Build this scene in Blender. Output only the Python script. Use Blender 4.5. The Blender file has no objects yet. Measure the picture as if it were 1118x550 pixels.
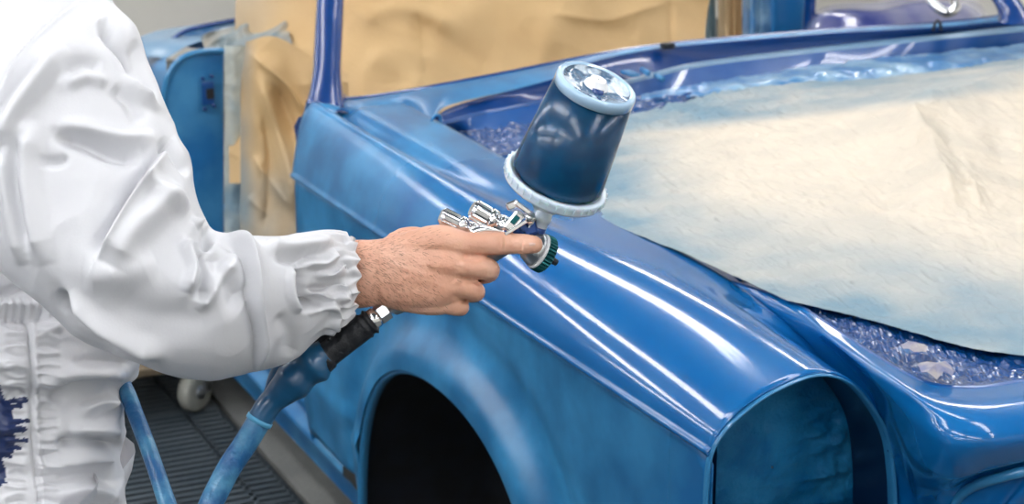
import bpy, bmesh, math, random
import numpy as np
from mathutils import Vector, Matrix, noise
random.seed(7); np.random.seed(7)
SC = bpy.context.scene

# ------------------------------------------------------------------ camera
FPX = 2000.0; CX, CY = 559.0, 275.0
PITCH = math.atan(575/2000); YAW = math.atan2(979, 2000*math.cos(PITCH)+575*math.sin(PITCH))
_h = np.array([-math.cos(YAW), math.sin(YAW), 0.]); _R = np.array([_h[1], -_h[0], 0.]); _Z = np.array([0, 0, 1.])
_F = _h*math.cos(PITCH)-_Z*math.sin(PITCH); _U = _h*math.sin(PITCH)+_Z*math.cos(PITCH)
_C = np.array([0, 0, 1.62])
cam_data = bpy.data.cameras.new('camera'); cam = bpy.data.objects.new('camera', cam_data)
SC.collection.objects.link(cam); SC.camera = cam
cam_data.sensor_width = 36; cam_data.lens = FPX/1118*36; cam_data.clip_end = 60
cam.matrix_world = Matrix(((_R[0], _U[0], -_F[0], _C[0]), (_R[1], _U[1], -_F[1], _C[1]), (_R[2], _U[2], -_F[2], _C[2]), (0, 0, 0, 1)))
cam_data.dof.use_dof = True; cam_data.dof.focus_distance = 1.86; cam_data.dof.aperture_fstop = 10.0

# ------------------------------------------------------------------ world, exposure
W = bpy.data.worlds.new('world'); SC.world = W; W.use_nodes = True
W.node_tree.nodes['Background'].inputs[0].default_value = (0.85, 0.92, 1, 1)
W.node_tree.nodes['Background'].inputs[1].default_value = 0.4
SC.view_settings.view_transform = 'Standard'; SC.view_settings.look = 'None'
SC.view_settings.exposure = 0.0; SC.view_settings.gamma = 1
LAMP = 19.0          # strength of the booth's tubes

# ------------------------------------------------------------------ pixel helpers (measure real positions)
def ray(x, y): return _F + _R*((x-CX)/FPX) + _U*((CY-y)/FPX)
def pD(x, y, d): return _C + ray(x, y)*d
def pY(x, y, v): r = ray(x, y); return _C + r*v/r[1]
def pX(x, y, v): r = ray(x, y); return _C + r*v/r[0]
def pZ(x, y, v): r = ray(x, y); return _C + r*(v-_C[2])/r[2]
def proj(P):
    d = np.asarray(P, float)-_C; z = d@_F
    return np.stack([CX+FPX*(d@_R)/z, CY-FPX*(d@_U)/z], -1)

# ------------------------------------------------------------------ mesh helpers
def me_obj(name, verts, faces, mat=None, parent=None, smooth=True):
    m = bpy.data.meshes.new(name)
    m.from_pydata([tuple(map(float, v)) for v in verts], [], [tuple(map(int, f)) for f in faces])
    if smooth: m.polygons.foreach_set('use_smooth', [True]*len(m.polygons))
    m.update()
    o = bpy.data.objects.new(name, m); SC.collection.objects.link(o)
    if mat: m.materials.append(mat)
    if parent: o.parent = parent
    return o
def tag(o, label=None, cat=None, group=None, kind=None):
    if label: o['label'] = label
    if cat: o['category'] = cat
    if group: o['group'] = group
    if kind: o['kind'] = kind
    return o
def empty(name, loc, label, cat, group=None):
    o = bpy.data.objects.new(name, None); SC.collection.objects.link(o)
    o.location = tuple(map(float, loc)); o.empty_display_size = 0.05
    tag(o, label, cat, group)
    bpy.context.view_layer.update()
    return o
def keep(o, parent):
    """parent o (in world coordinates) to a thing without moving it"""
    off = Vector((0, 0, 0)); p = parent
    while p is not None: off += p.location; p = p.parent
    o.parent = parent
    o.location = Vector(o.location)-off
    return o
def cr(P, n, closed=False):
    """Catmull-Rom resample of control points along axis 0"""
    P = np.asarray(P, float); k = len(P)
    if closed:
        t = np.linspace(0, k, n, endpoint=False)
    else:
        t = np.linspace(0, k-1, n)
    i = np.floor(t).astype(int)
    if not closed: i = np.clip(i, 0, k-2)
    u = (t-i).reshape((-1,)+(1,)*(P.ndim-1))
    if closed:
        p0, p1, p2, p3 = P[(i-1) % k], P[i % k], P[(i+1) % k], P[(i+2) % k]
    else:
        E0 = 2*P[0]-P[1]; E1 = 2*P[-1]-P[-2]; Q = np.concatenate([E0[None], P, E1[None]])
        p0, p1, p2, p3 = Q[i], Q[i+1], Q[i+2], Q[i+3]
    return 0.5*((2*p1)+(-p0+p2)*u+(2*p0-5*p1+4*p2-p3)*u*u+(-p0+3*p1-3*p2+p3)*u**3)
def surf(ctrl, nu, nv):
    """smooth surface through a grid of control points"""
    A = cr(np.asarray(ctrl, float), nu)
    return cr(A.transpose(1, 0, 2), nv).transpose(1, 0, 2)
def gfaces(nu, nv, cu=False, cv=False, flip=False, base=0):
    F = []
    for i in range(nu if cu else nu-1):
        for j in range(nv if cv else nv-1):
            a, b = base+i*nv+j, base+i*nv+(j+1) % nv
            c, d = base+((i+1) % nu)*nv+(j+1) % nv, base+((i+1) % nu)*nv+j
            F.append((a, d, c, b) if flip else (a, b, c, d))
    return F
def gnormals(G, cv=False):
    du = np.gradient(G, axis=0)
    if cv: dv = (np.roll(G, -1, 1)-np.roll(G, 1, 1))/2
    else: dv = np.gradient(G, axis=1)
    n = np.cross(du, dv); return n/(np.linalg.norm(n, axis=-1, keepdims=True)+1e-12)
def grid_obj(name, G, mat, parent=None, cv=False, flip=False, thick=0):
    nu, nv = G.shape[:2]
    o = me_obj(name, G.reshape(-1, 3), gfaces(nu, nv, cv=cv, flip=flip), mat)
    if thick:
        md = o.modifiers.new('solid', 'SOLIDIFY'); md.thickness = thick; md.offset = -1 if not flip else 1
    if parent: keep(o, parent)
    return o
def fbm(P, s, oct=3, seed=0.):
    P = np.asarray(P, float).reshape(-1, 3); out = np.empty(len(P))
    for i, p in enumerate(P):
        out[i] = noise.fractal(Vector((p[0]*s+seed, p[1]*s-seed, p[2]*s+2*seed)), 0.8, 2.1, oct)
    return out
def seg_dist(Q, pl):
    """distance of pixel points Q to polyline; also signed side and position along 0..1"""
    pl = np.asarray(pl, float); best = np.full(len(Q), 1e9); side = np.zeros(len(Q)); along = np.zeros(len(Q))
    L = np.linalg.norm(np.diff(pl, axis=0), axis=1); tot = L.sum(); acc = 0
    for a, b, l in zip(pl[:-1], pl[1:], L):
        d = b-a; t = np.clip(((Q-a)@d)/(d@d), 0, 1); c = a+t[:, None]*d
        r = Q-c; dd = np.hypot(r[:, 0], r[:, 1]); s = np.sign(d[0]*r[:, 1]-d[1]*r[:, 0])
        m = dd < best; best[m] = dd[m]; side[m] = s[m]; along[m] = (acc+t[m]*l)/tot; acc += l
    return best, side, along
def folds(P, N, lines, mask=None):
    """raise and press cloth along fold lines. line=(points, amplitude m, width px, mode)"""
    Q = proj(P); D = np.zeros(len(P))
    for ln in lines:
        pts, amp, w = ln[:3]; mode = ln[3] if len(ln) > 3 else 'g'
        pts = cr(pts, 6*len(pts)) if len(pts) > 2 else np.asarray(pts, float)
        d, s, al = seg_dist(Q, pts)
        end = np.clip(np.minimum(al, 1-al)*5+0.15, 0, 1)
        if mode == 'g': D += amp*np.exp(-(d/w)**2)*end
        elif mode == 'v': D += amp*np.exp(-d/w)*end                       # sharp
        elif mode == 's': D += amp*s*np.tanh(d/(w*0.25))*np.exp(-(d/w))*end*0.8   # step: one side up
    if mask is not None: D = D*mask
    return P+N*D[:, None]

def frame(t):
    t = t/np.linalg.norm(t); a = np.array([0, 0, 1.]) if abs(t[2]) < .9 else np.array([1., 0, 0])
    n = np.cross(a, t); n /= np.linalg.norm(n); return n, np.cross(t, n)
def tube(path, rad, seg=20, cap=True, base=0, squash=None):
    """verts, faces of a tapered tube; squash=(axis vector, factor)"""
    path = np.asarray(path, float); n = len(path); rad = np.broadcast_to(rad, (n,))
    V = []; T = np.gradient(path, axis=0)
    pn, _ = frame(T[0])
    for i in range(n):
        t = T[i]/np.linalg.norm(T[i]); pn = pn-t*(pn@t); pn /= np.linalg.norm(pn); b = np.cross(t, pn)
        for k in range(seg):
            a = 2*math.pi*k/seg; o = (pn*math.cos(a)+b*math.sin(a))*rad[i]
            if squash is not None: ax, f = squash; o = o-ax*(o@ax)*(1-f)
            V.append(path[i]+o)
    Fc = gfaces(n, seg, cv=True, base=base)
    if cap:
        V.append(path[0]); V.append(path[-1]); c0 = base+n*seg; c1 = c0+1
        for k in range(seg):
            Fc.append((c0, base+(k+1) % seg, base+k)); Fc.append((c1, base+(n-1)*seg+k, base+(n-1)*seg+(k+1) % seg))
    return V, Fc
def tube_obj(name, path, rad, mat, parent=None, seg=20, squash=None, cap=True):
    V, F = tube(path, rad, seg, cap, squash=squash); o = me_obj(name, V, F, mat)
    if parent: keep(o, parent)
    return o
def lathe(origin, axis, prof, seg=48, wob=None):
    """prof list of (distance along axis, radius)"""
    axis = axis/np.linalg.norm(axis); n, b = frame(axis); V = []
    for (h, r) in prof:
        for k in range(seg):
            a = 2*math.pi*k/seg; rr = r if wob is None else r*(1+wob(h, a))
            V.append(origin+axis*h+(n*math.cos(a)+b*math.sin(a))*rr)
    return V, gfaces(len(prof), seg, cv=True)
def lathe_obj(name, origin, axis, prof, mat, parent=None, seg=48, wob=None, smooth=True):
    V, F = lathe(origin, axis, prof, seg, wob); o = me_obj(name, V, F, mat, smooth=smooth)
    if parent: keep(o, parent)
    return o
def box_obj(name, c, sx, sy, sz, mat, parent=None, ax=None, bevel=0.0, smooth=False):
    ax = ax if ax is not None else np.eye(3); V = []
    for i in (-1, 1):
        for j in (-1, 1):
            for k in (-1, 1): V.append(np.asarray(c)+ax[0]*i*sx/2+ax[1]*j*sy/2+ax[2]*k*sz/2)
    F = [(0, 1, 3, 2), (4, 6, 7, 5), (0, 4, 5, 1), (2, 3, 7, 6), (0, 2, 6, 4), (1, 5, 7, 3)]
    o = me_obj(name, V, F, mat, smooth=smooth)
    if bevel:
        md = o.modifiers.new('bevel', 'BEVEL'); md.width = bevel; md.segments = 3
    if parent: keep(o, parent)
    return o

# ------------------------------------------------------------------ materials
def mat(name, col, rough=0.5, metal=0., coat=0., bump=None, col2=None, cscale=5., cdet=4., lo=.4, hi=.65, **kw):
    m = bpy.data.materials.new(name); m.use_nodes = True; nt = m.node_tree; b = nt.nodes['Principled BSDF']
    b.inputs['Base Color'].default_value = (*col, 1); b.inputs['Roughness'].default_value = rough
    b.inputs['Metallic'].default_value = metal; b.inputs['Coat Weight'].default_value = coat
    b.inputs['Coat Roughness'].default_value = kw.get('coat_rough', .05)
    if 'trans' in kw: b.inputs['Transmission Weight'].default_value = kw['trans']
    if 'ior' in kw: b.inputs['IOR'].default_value = kw['ior']
    if 'sheen' in kw: b.inputs['Sheen Weight'].default_value = kw['sheen']
    if 'sss' in kw:
        b.inputs['Subsurface Weight'].default_value = kw['sss']; b.inputs['Subsurface Radius'].default_value = kw.get('sssr', (.01, .004, .002)); b.inputs['Subsurface Scale'].default_value = 1
    if 'spec' in kw: b.inputs['Specular IOR Level'].default_value = kw['spec']
    tc = nt.nodes.new('ShaderNodeTexCoord')
    if col2 is not None:
        n = nt.nodes.new('ShaderNodeTexNoise'); n.inputs['Scale'].default_value = cscale; n.inputs['Detail'].default_value = cdet
        nt.links.new(tc.outputs['Object'], n.inputs['Vector'])
        if 'cstretch' in kw:
            mp = nt.nodes.new('ShaderNodeMapping'); mp.inputs['Scale'].default_value = kw['cstretch']
            nt.links.new(tc.outputs['Object'], mp.inputs['Vector']); nt.links.new(mp.outputs[0], n.inputs['Vector'])
        r = nt.nodes.new('ShaderNodeMapRange'); r.inputs[1].default_value = lo; r.inputs[2].default_value = hi
        nt.links.new(n.outputs[0], r.inputs[0])
        mx = nt.nodes.new('ShaderNodeMix'); mx.data_type = 'RGBA'
        mx.inputs[6].default_value = (*col, 1); mx.inputs[7].default_value = (*col2, 1)
        nt.links.new(r.outputs[0], mx.inputs[0]); nt.links.new(mx.outputs[2], b.inputs['Base Color'])
        m['mix'] = mx.name
    if bump:
        n = nt.nodes.new('ShaderNodeTexNoise'); n.inputs['Scale'].default_value = bump[0]; n.inputs['Detail'].default_value = bump[2] if len(bump) > 2 else 3
        nt.links.new(tc.outputs['Object'], n.inputs['Vector'])
        bp = nt.nodes.new('ShaderNodeBump'); bp.inputs['Strength'].default_value = bump[1]; bp.inputs['Distance'].default_value = .01
        nt.links.new(n.outputs[0], bp.inputs['Height']); nt.links.new(bp.outputs[0], b.inputs['Normal'])
    return m
def attr_mix(m, attr, col, rough=None):
    """blend the base colour towards col where a vertex attribute (stain, overspray) says so"""
    nt = m.node_tree; b = nt.nodes['Principled BSDF']; a = nt.nodes.new('ShaderNodeAttribute'); a.attribute_name = attr
    mx = nt.nodes.new('ShaderNodeMix'); mx.data_type = 'RGBA'; mx.inputs[7].default_value = (*col, 1)
    if b.inputs['Base Color'].links: nt.links.new(b.inputs['Base Color'].links[0].from_socket, mx.inputs[6])
    else: mx.inputs[6].default_value = b.inputs['Base Color'].default_value
    nt.links.new(a.outputs['Fac'], mx.inputs[0]); nt.links.new(mx.outputs[2], b.inputs['Base Color'])
    if rough is not None:
        r = nt.nodes.new('ShaderNodeMapRange'); r.inputs[3].default_value = b.inputs['Roughness'].default_value; r.inputs[4].default_value = rough
        nt.links.new(a.outputs['Fac'], r.inputs[0]); nt.links.new(r.outputs[0], b.inputs['Roughness'])
    return m
def set_attr(o, name, vals):
    a = o.data.attributes.new(name, 'FLOAT', 'POINT'); a.data.foreach_set('value', np.clip(np.asarray(vals, float), 0, 1))

def paint_mat():
    """fresh glossy blue at the front, duller half-dry coat to the rear, dusty mottling low on the side"""
    m = bpy.data.materials.new('blue_paint'); m.use_nodes = True; nt = m.node_tree; b = nt.nodes['Principled BSDF']
    tc = nt.nodes.new('ShaderNodeTexCoord'); ge = nt.nodes.new('ShaderNodeNewGeometry')
    n = nt.nodes.new('ShaderNodeTexNoise'); n.inputs['Scale'].default_value = 9; n.inputs['Detail'].default_value = 5
    nt.links.new(ge.outputs['Position'], n.inputs['Vector'])
    wet = nt.nodes.new('ShaderNodeAttribute'); wet.attribute_name = 'dry'
    r = nt.nodes.new('ShaderNodeMapRange'); r.inputs[1].default_value = .38; r.inputs[2].default_value = .66
    nt.links.new(n.outputs[0], r.inputs[0])
    ml = nt.nodes.new('ShaderNodeMath'); ml.operation = 'MULTIPLY'; nt.links.new(r.outputs[0], ml.inputs[0]); nt.links.new(wet.outputs['Fac'], ml.inputs[1])
    mx = nt.nodes.new('ShaderNodeMix'); mx.data_type = 'RGBA'
    mx.inputs[6].default_value = (.008, .098, .35, 1); mx.inputs[7].default_value = (.04, .28, .56, 1)
    mb = nt.nodes.new('ShaderNodeMix'); mb.data_type = 'RGBA'; mb.inputs[7].default_value = (.006, .135, .32, 1)
    nt.links.new(wet.outputs['Fac'], mb.inputs[0]); nt.links.new(mx.inputs[6].links[0].from_socket, mb.inputs[6]) if mx.inputs[6].links else None
    mb.inputs[6].default_value = (.0, .125, .41, 1)
    nt.links.new(mb.outputs[2], mx.inputs[6])
    nt.links.new(ml.outputs[0], mx.inputs[0]); nt.links.new(mx.outputs[2], b.inputs['Base Color'])
    rr = nt.nodes.new('ShaderNodeMapRange'); rr.inputs[3].default_value = .22; rr.inputs[4].default_value = .45
    nt.links.new(wet.outputs['Fac'], rr.inputs[0]); nt.links.new(rr.outputs[0], b.inputs['Roughness'])
    cw = nt.nodes.new('ShaderNodeMapRange'); cw.inputs[3].default_value = 1.; cw.inputs[4].default_value = 1.
    nt.links.new(wet.outputs['Fac'], cw.inputs[0]); nt.links.new(cw.outputs[0], b.inputs['Coat Weight'])
    cr_ = nt.nodes.new('ShaderNodeMapRange'); cr_.inputs[2].default_value = .75; cr_.inputs[3].default_value = .035; cr_.inputs[4].default_value = .33
    nt.links.new(wet.outputs['Fac'], cr_.inputs[0]); nt.links.new(cr_.outputs[0], b.inputs['Coat Roughness']); b.inputs['Metallic'].default_value = .0; b.inputs['Specular IOR Level'].default_value = .15
    return m
M = {}
M['paint'] = paint_mat()
M['paint_rim'] = mat('blue_paint_edge', (.03, .22, .46), .35, coat=.6)
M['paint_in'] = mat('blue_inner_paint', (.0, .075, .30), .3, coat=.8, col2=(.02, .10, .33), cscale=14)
M['paint_pale'] = mat('pale_lit_blue_paint', (.16, .30, .45), .4, coat=.4, col2=(.24, .36, .48), cscale=6)  # body blue with the light on level panels put into its colour
M['paint_rear'] = mat('rear_blue_paint', (.01, .16, .42), .4, coat=.4, col2=(.06, .28, .54), cscale=7)
M['paint_deep'] = mat('navy_and_shaded_paint', (.002, .042, .20), .25, coat=.6)  # navy; on the firewall it paints in the dark reflections of body blue
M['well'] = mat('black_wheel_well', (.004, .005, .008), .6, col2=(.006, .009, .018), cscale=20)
M['kraft'] = mat('tan_masking_paper', (.62, .42, .20), .62, col2=(.54, .35, .155), cscale=3.5, bump=(180, .12))
attr_mix(M['kraft'], 'spray', (.16, .25, .30))
M['bay'] = mat('sprayed_bay_paper', (.70, .62, .50), .55, col2=(.62, .56, .46), cscale=9, bump=(60, .35, 5))
attr_mix(M['bay'], 'spray', (.17, .28, .35))
M['film'] = mat('crinkled_blue_film', (.002, .055, .22), .12, coat=.7, col2=(.05, .18, .40), cscale=26, bump=(90, .5, 6), lo=.60, hi=.8)  # lighter flecks paint glints into the film's colour
M['film_pale'] = mat('pale_blue_film', (.04, .20, .46), .3, coat=.5, col2=(.30, .48, .62), cscale=12, bump=(35, .5, 4))
M['tape'] = mat('pale_masking_tape', (.55, .58, .52), .6, col2=(.28, .42, .50), cscale=8, bump=(60, .3))
M['cloth'] = mat('white_coverall_nylon', (.68, .685, .71), .42, bump=(420, .04), sheen=.1)
attr_mix(M['cloth'], 'stain', (.006, .022, .10), .3)
M['seam'] = mat('coverall_stitching', (.50, .52, .56), .8)
M['skin'] = mat('skin', (.70, .37, .25), .45, col2=(.78, .46, .33), cscale=24, cdet=6, bump=(420, .12, 4), sss=.12, lo=.42, hi=.7)
M['nail'] = mat('fingernail', (.75, .50, .42), .25, coat=.4)
M['hair'] = mat('dark_arm_hair', (.10, .045, .02), .6)
M['chrome'] = mat('polished_chrome', (.82, .83, .85), .08, metal=1)
M['alu'] = mat('brushed_aluminium', (.62, .64, .66), .28, metal=1)
M['bluealu'] = mat('blue_anodised_body', (.01, .06, .26), .3, metal=.6, coat=.5)
M['greencap'] = mat('green_anodised_cap', (.01, .10, .11), .28, metal=.8)
M['black'] = mat('black_rubber', (.012, .014, .018), .5, bump=(120, .3))
M['tapeblue'] = mat('blue_sprayed_hose_tape', (.004, .07, .17), .3, coat=.4, col2=(.012, .11, .24), cscale=20)
M['hose'] = mat('light_blue_hose', (.010, .11, .29), .42, col2=(.07, .27, .46), cscale=30, bump=(90, .3), lo=.42, hi=.62, coat=.3)
M['hose_ring'] = mat('cyan_hose_ring', (.10, .38, .62), .35)
M['cupband'] = mat('blue_tinged_cup_band', (.36, .54, .72), .2, coat=.8)
M['cupblue'] = mat('blue_paint_in_cup', (.002, .065, .16), .22, coat=.25, col2=(.003, .045, .12), cscale=45, cdet=2)
M['cuplid'] = mat('translucent_cup_plastic', (.66, .78, .88), .25, coat=.5, sss=.3)
M['plug'] = mat('white_plastic', (.85, .87, .9), .35)
M['wall'] = mat('booth_wall_panels', (.78, .76, .70), .5, col2=(.74, .72, .66), cscale=1.2)
M['ceil'] = mat('booth_ceiling_panels', (.30, .32, .33), .6)
M['conc'] = mat('concrete_kerb', (.15, .155, .15), .8, col2=(.19, .195, .185), cscale=6, bump=(80, .4))
M['pit'] = mat('dark_pit_floor', (.012, .016, .02), .9, col2=(.018, .022, .026), cscale=9)
M['grate'] = mat('galvanised_grate', (.055, .075, .09), .6, metal=.3, col2=(.075, .095, .11), cscale=7)
M['rubberw'] = mat('grey_caster_rubber', (.38, .38, .33), .6, col2=(.30, .31, .28), cscale=14)
M['shoe'] = mat('black_shoe', (.02, .02, .022), .5)
M['board'] = mat('dolly_plywood', (.20, .15, .09), .7, col2=(.15, .11, .07), cscale=8)
def emis(name, col, s):
    m = bpy.data.materials.new(name); m.use_nodes = True; nt = m.node_tree; b = nt.nodes['Principled BSDF']
    b.inputs['Emission Color'].default_value = (*col, 1); b.inputs['Emission Strength'].default_value = s; b.inputs['Base Color'].default_value = (.8, .8, .8, 1)
    return m
M['tube'] = emis('lamp_tube_glow', (.99, .985, 1.), LAMP)

# ------------------------------------------------------------------ booth shell
X0, X1, Y0R, Y1R, ZC = -9.0, 3.0, -2.6, 6.0, 3.1
def plane(name, pts, m, kind='structure'):
    o = me_obj(name, pts, [(0, 1, 2, 3)], m, smooth=False); o['kind'] = kind; return o
floor = plane('floor', [(X0, Y0R, -.06), (X1, Y0R, -.06), (X1, Y1R, -.06), (X0, Y1R, -.06)], M['pit'])
plane('ceiling', [(X0, Y0R, ZC), (X0, Y1R, ZC), (X1, Y1R, ZC), (X1, Y0R, ZC)], M['ceil'])
plane('wall_back', [(X0, Y0R, -.06), (X0, Y1R, -.06), (X0, Y1R, ZC), (X0, Y0R, ZC)], M['wall'])
plane('wall_front', [(X1, Y1R, -.06), (X1, Y0R, -.06), (X1, Y0R, ZC), (X1, Y1R, ZC)], M['wall'])
plane('wall_left', [(X1, Y0R, -.06), (X0, Y0R, -.06), (X0, Y0R, ZC), (X1, Y0R, ZC)], mat('near_wall_panels', (.13, .14, .15), .6))
plane('wall_right', [(X0, Y1R, -.06), (X1, Y1R, -.06), (X1, Y1R, ZC), (X0, Y1R, ZC)], M['wall'])
# concrete under and beyond the car, with its raised kerb edge
o = box_obj('trim_1', (-3.0, 3.5825, -.03), 12, 4.835, .06, M['conc']); o['kind'] = 'structure'
# grating panels let into the floor on the near side
bars = []
def grate_panel(x, y, lx, ly):
    V = []; F = []
    def bx(cx, cy, sx, sy, z0, z1):
        b = len(V)
        for i in (-1, 1):
            for j in (-1, 1):
                for z in (z0, z1): V.append((cx+i*sx/2, cy+j*sy/2, z))
        F.extend([tuple(b+q for q in f) for f in [(0, 1, 3, 2), (4, 6, 7, 5), (0, 4, 5, 1), (2, 3, 7, 6), (0, 2, 6, 4), (1, 5, 7, 3)]])
    n = int(round(lx/.030))
    for i in range(n): bx(x+(i+.5)*lx/n, y+ly/2, .017, ly-.01, -.025, 0.)
    for k in range(int(round(ly/.16))+1): bx(x+lx/2, min(y+ly-.008, y+.008+k*.16), lx-.006, .010, -.03, .0)
    bx(x+.006, y+ly/2, .012, ly-.006, -.03, .001); bx(x+lx-.006, y+ly/2, .012, ly-.006, -.03, .001)
    return me_obj('grate_panel', V, F, M['grate'], floor, smooth=False)
first = None
for i in range(13):
    for j in range(4):
        if first is None: first = grate_panel(0, 0, .9, .9)
        g = first if (i == 0 and j == 0) else first.copy()
        if g is not first: SC.collection.objects.link(g)
        g.location = (-8.66+i*.9, -2.49+j*.915, 0); g.parent = floor
# ceiling light boxes: long strips along the booth
def light_box(y, z, x, ln, tilt, lab, grp):
    t = empty('strip_light', (x, y, z), lab, 'lamp', grp)
    ca, sa = math.cos(tilt), math.sin(tilt)
    ax = np.array([[1, 0, 0], [0, ca, sa], [0, -sa, ca]])
    box_obj('housing', np.array([x, y, z]), ln, .34, .06, M['ceil'], t, ax)
    for s in (-1, 0, 1):
        c = np.array([x, y, z])+ax[1]*s*.1-ax[2]*.045
        tube_obj('lamp_tube', [c-ax[0]*(ln/2-.04), c+ax[0]*(ln/2-.04)], .022, M['tube'], t, seg=10)
    return t
for y in (-1.5, -.1, 1.9, 4.1):
    for k, x in enumerate((-6.9, -5.1, -3.3, -1.5, .3, 1.9)):
        light_box(y, 3.05, x, 1.5, 0, 'white strip light box with three tubes on the booth ceiling', 'ceiling strip lights')
for k, x in enumerate((-6.9, -5.1, -3.3, -1.5, .3)):
    light_box(-2.42, 2.75, x, 1.5, math.radians(52), 'angled strip light box in the corner above the near booth wall', 'corner strip lights')

# ------------------------------------------------------------------ the car
YS = 1.108                                # plane of the car's near side at the crease
car = empty('car', (-2.8, 1.96, 0), 'blue freshly painted classic car body without bonnet, lamps or glass', 'car')
def sm(x, a, b):
    t = np.clip((np.asarray(x, float)-a)/(b-a), 0, 1); return t*t*(3-2*t)
# upper fender: profiles (offset inward, height) at stations along the car
st = np.array([-3.375, -3.15, -2.85, -2.55, -2.3, -2.1, -1.95, -1.86, -1.785])
prof = np.array([
 # crease        low side       side            shoulder      crest         groove        inner          valley/bay edge
 [(0, .766), (.010, .812), (.022, .858), (.036, .888), (.060, .900), (.108, .860), (.150, .883), (.245, .884)],
 [(0, .766), (.010, .808), (.024, .848), (.044, .876), (.070, .889), (.114, .856), (.158, .876), (.246, .880)],
 [(0, .766), (.008, .802), (.024, .838), (.050, .866), (.080, .879), (.122, .857), (.168, .870), (.248, .868)],
 [(0, .766), (.008, .798), (.026, .830), (.058, .857), (.098, .868), (.140, .864), (.190, .864), (.250, .860)],
 [(0, .766), (.008, .794), (.030, .825), (.066, .850), (.110, .864), (.156, .866), (.205, .862), (.254, .855)],
 [(0, .766), (.010, .792), (.036, .821), (.076, .846), (.124, .862), (.170, .862), (.216, .853), (.258, .847)],
 [(0, .766), (.012, .791), (.040, .819), (.084, .842), (.136, .856), (.184, .852), (.228, .832), (.264, .815)],
 [(0, .766), (.013, .790), (.042, .817), (.088, .839), (.142, .851), (.192, .840), (.238, .804), (.270, .774)],
 [(0, .766), (.012, .789), (.043, .815), (.090, .835), (.149, .845), (.199, .829), (.240, .789), (.272, .722)]])
xs_all = np.linspace(st[0], st[-1], 130)
A = np.empty((len(xs_all), 8, 2))
for r in range(8):
    for q in range(2):
        A[:, r, q] = np.interp(xs_all, st, prof[:, r, q])
ker = np.ones(15)/15
for r in range(1, 8):
    for q in range(2):
        for _ in range(3):
            e = np.pad(A[:, r, q], 7, mode='reflect', reflect_type='odd'); A[:, r, q] = np.convolve(e, ker, 'valid')
prof_s = cr(A.transpose(1, 0, 2), 64).transpose(1, 0, 2)      # stations x rows x (offset, z)
G = np.empty((len(xs_all), 64, 3)); G[..., 0] = xs_all[:, None]; G[..., 1] = YS+prof_s[..., 0]; G[..., 2] = prof_s[..., 1]
rear = 1-sm(xs_all, -3.375, -3.0)
G[..., 0] -= (rear[:, None])*(G[..., 2]-.766)*.12                # rear edge leans back towards the top
fender_top = G
def valley(x):
    i = int(np.clip(np.searchsorted(xs_all, x), 0, len(xs_all)-1)); return G[i, -1].copy()
# crease lip (moulding line) joins the upper and lower halves
V = []; Fc = []
nu, nv = G.shape[:2]
lip = []
for (dy, dz) in ((.004, -.006), (-.0035, -.0045), (-.0045, -.001), (-.002, .0015)):
    L = G[:, 0].copy(); L[:, 1] += dy; L[:, 2] += dz; lip.append(L)
G2 = np.concatenate([np.stack(lip, 1), G[:, 1:]], 1)
V += list(G2.reshape(-1, 3)); Fc += gfaces(nu, G2.shape[1])
dry = list((.12+.75*(1-sm(G2[..., 0], -3.3, -2.35))).reshape(-1))
# lower half: polar panel round the wheel arch
ACX, ACZ = -2.585, .185
def side_y(x, z):
    y = YS+.004+.12*max(0., .335-z)-.005*math.exp(-((z-.350)/.014)**2)
    return y
def arch_r(th): return .400+.022*math.sin(2*th)**2
th = np.linspace(math.radians(1), math.radians(179), 121)
nr = 30; PG = np.empty((len(th), nr, 3))
def edge_pt(t):
    dx, dz = math.cos(t), math.sin(t); best = 1e9
    if dz > 1e-6: best = min(best, (.763-ACZ)/dz)
    if dx > 1e-6: best = min(best, (-1.785-ACX)/dx)
    if dx < -1e-6: best = min(best, (-3.372-ACX)/dx)
    return best
for i, t in enumerate(th):
    r0, r1 = arch_r(t), edge_pt(t)
    for j in range(nr):
        s = (j/(nr-1))**1.5; r = r0+(r1-r0)*s; x, z = ACX+r*math.cos(t), ACZ+r*math.sin(t)
        z = max(z, .222)
        d = r-r0; fl = -.030*math.exp(-(d/.055)**4)*min(1, (r1-r0)/.10) if True else 0
        fl += .012*math.exp(-((d-.105)/.035)**2)*min(1, (r1-r0)/.25)
        PG[i, j] = (x, side_y(x, z)+fl, z)
rib = .008
b = len(V); V += list(PG.reshape(-1, 3)); Fc += gfaces(len(th), nr, base=b, flip=True)
dl = (.75+.25*np.ones(PG.shape[:2])); dl *= .55+.45*(1-sm(PG[..., 0], -2.2, -1.8)); dry += list(dl.reshape(-1))
fender = me_obj('fender', V, Fc, M['paint']); set_attr(fender, 'dry', dry)
md = fender.modifiers.new('solid', 'SOLIDIFY'); md.thickness = .0025; md.offset = -1 if False else 0
keep(fender, car)
# far wing: the same panel mirrored on the car's other side
far = me_obj('far_fender', [(v[0], 4.50-v[1], v[2]) for v in V], Fc, M['paint']); set_attr(far, 'dry', dry); keep(far, car)
val = surf([[(-1.80, y, z) for y in (1.13, 1.3, 1.9, 2.6, 3.2, 3.37)] for z in (.60, .50, .38, .27, .24)], 20, 60)
val[..., 0] += .05*np.sin(np.linspace(0, math.pi, 20))[:, None]
o = grid_obj('front_valance', val, M['paint']); set_attr(o, 'dry', [.8]*1200); keep(o, car)
# rolled lip and inner flange of the wheel arch
fl = np.empty((len(th), 5, 3))
for i, t in enumerate(th):
    r0 = arch_r(t)
    for j, (dr, dy) in enumerate(((.004, -.026), (-.004, -.028), (-.008, -.022), (-.008, -.016), (-.004, -.010))):
        r = r0+dr; fl[i, j] = (ACX+r*math.cos(t), side_y(0, .5)+dy, ACZ+r*math.sin(t))
grid_obj('arch_lip', fl, M['paint_rim'], car)
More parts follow.
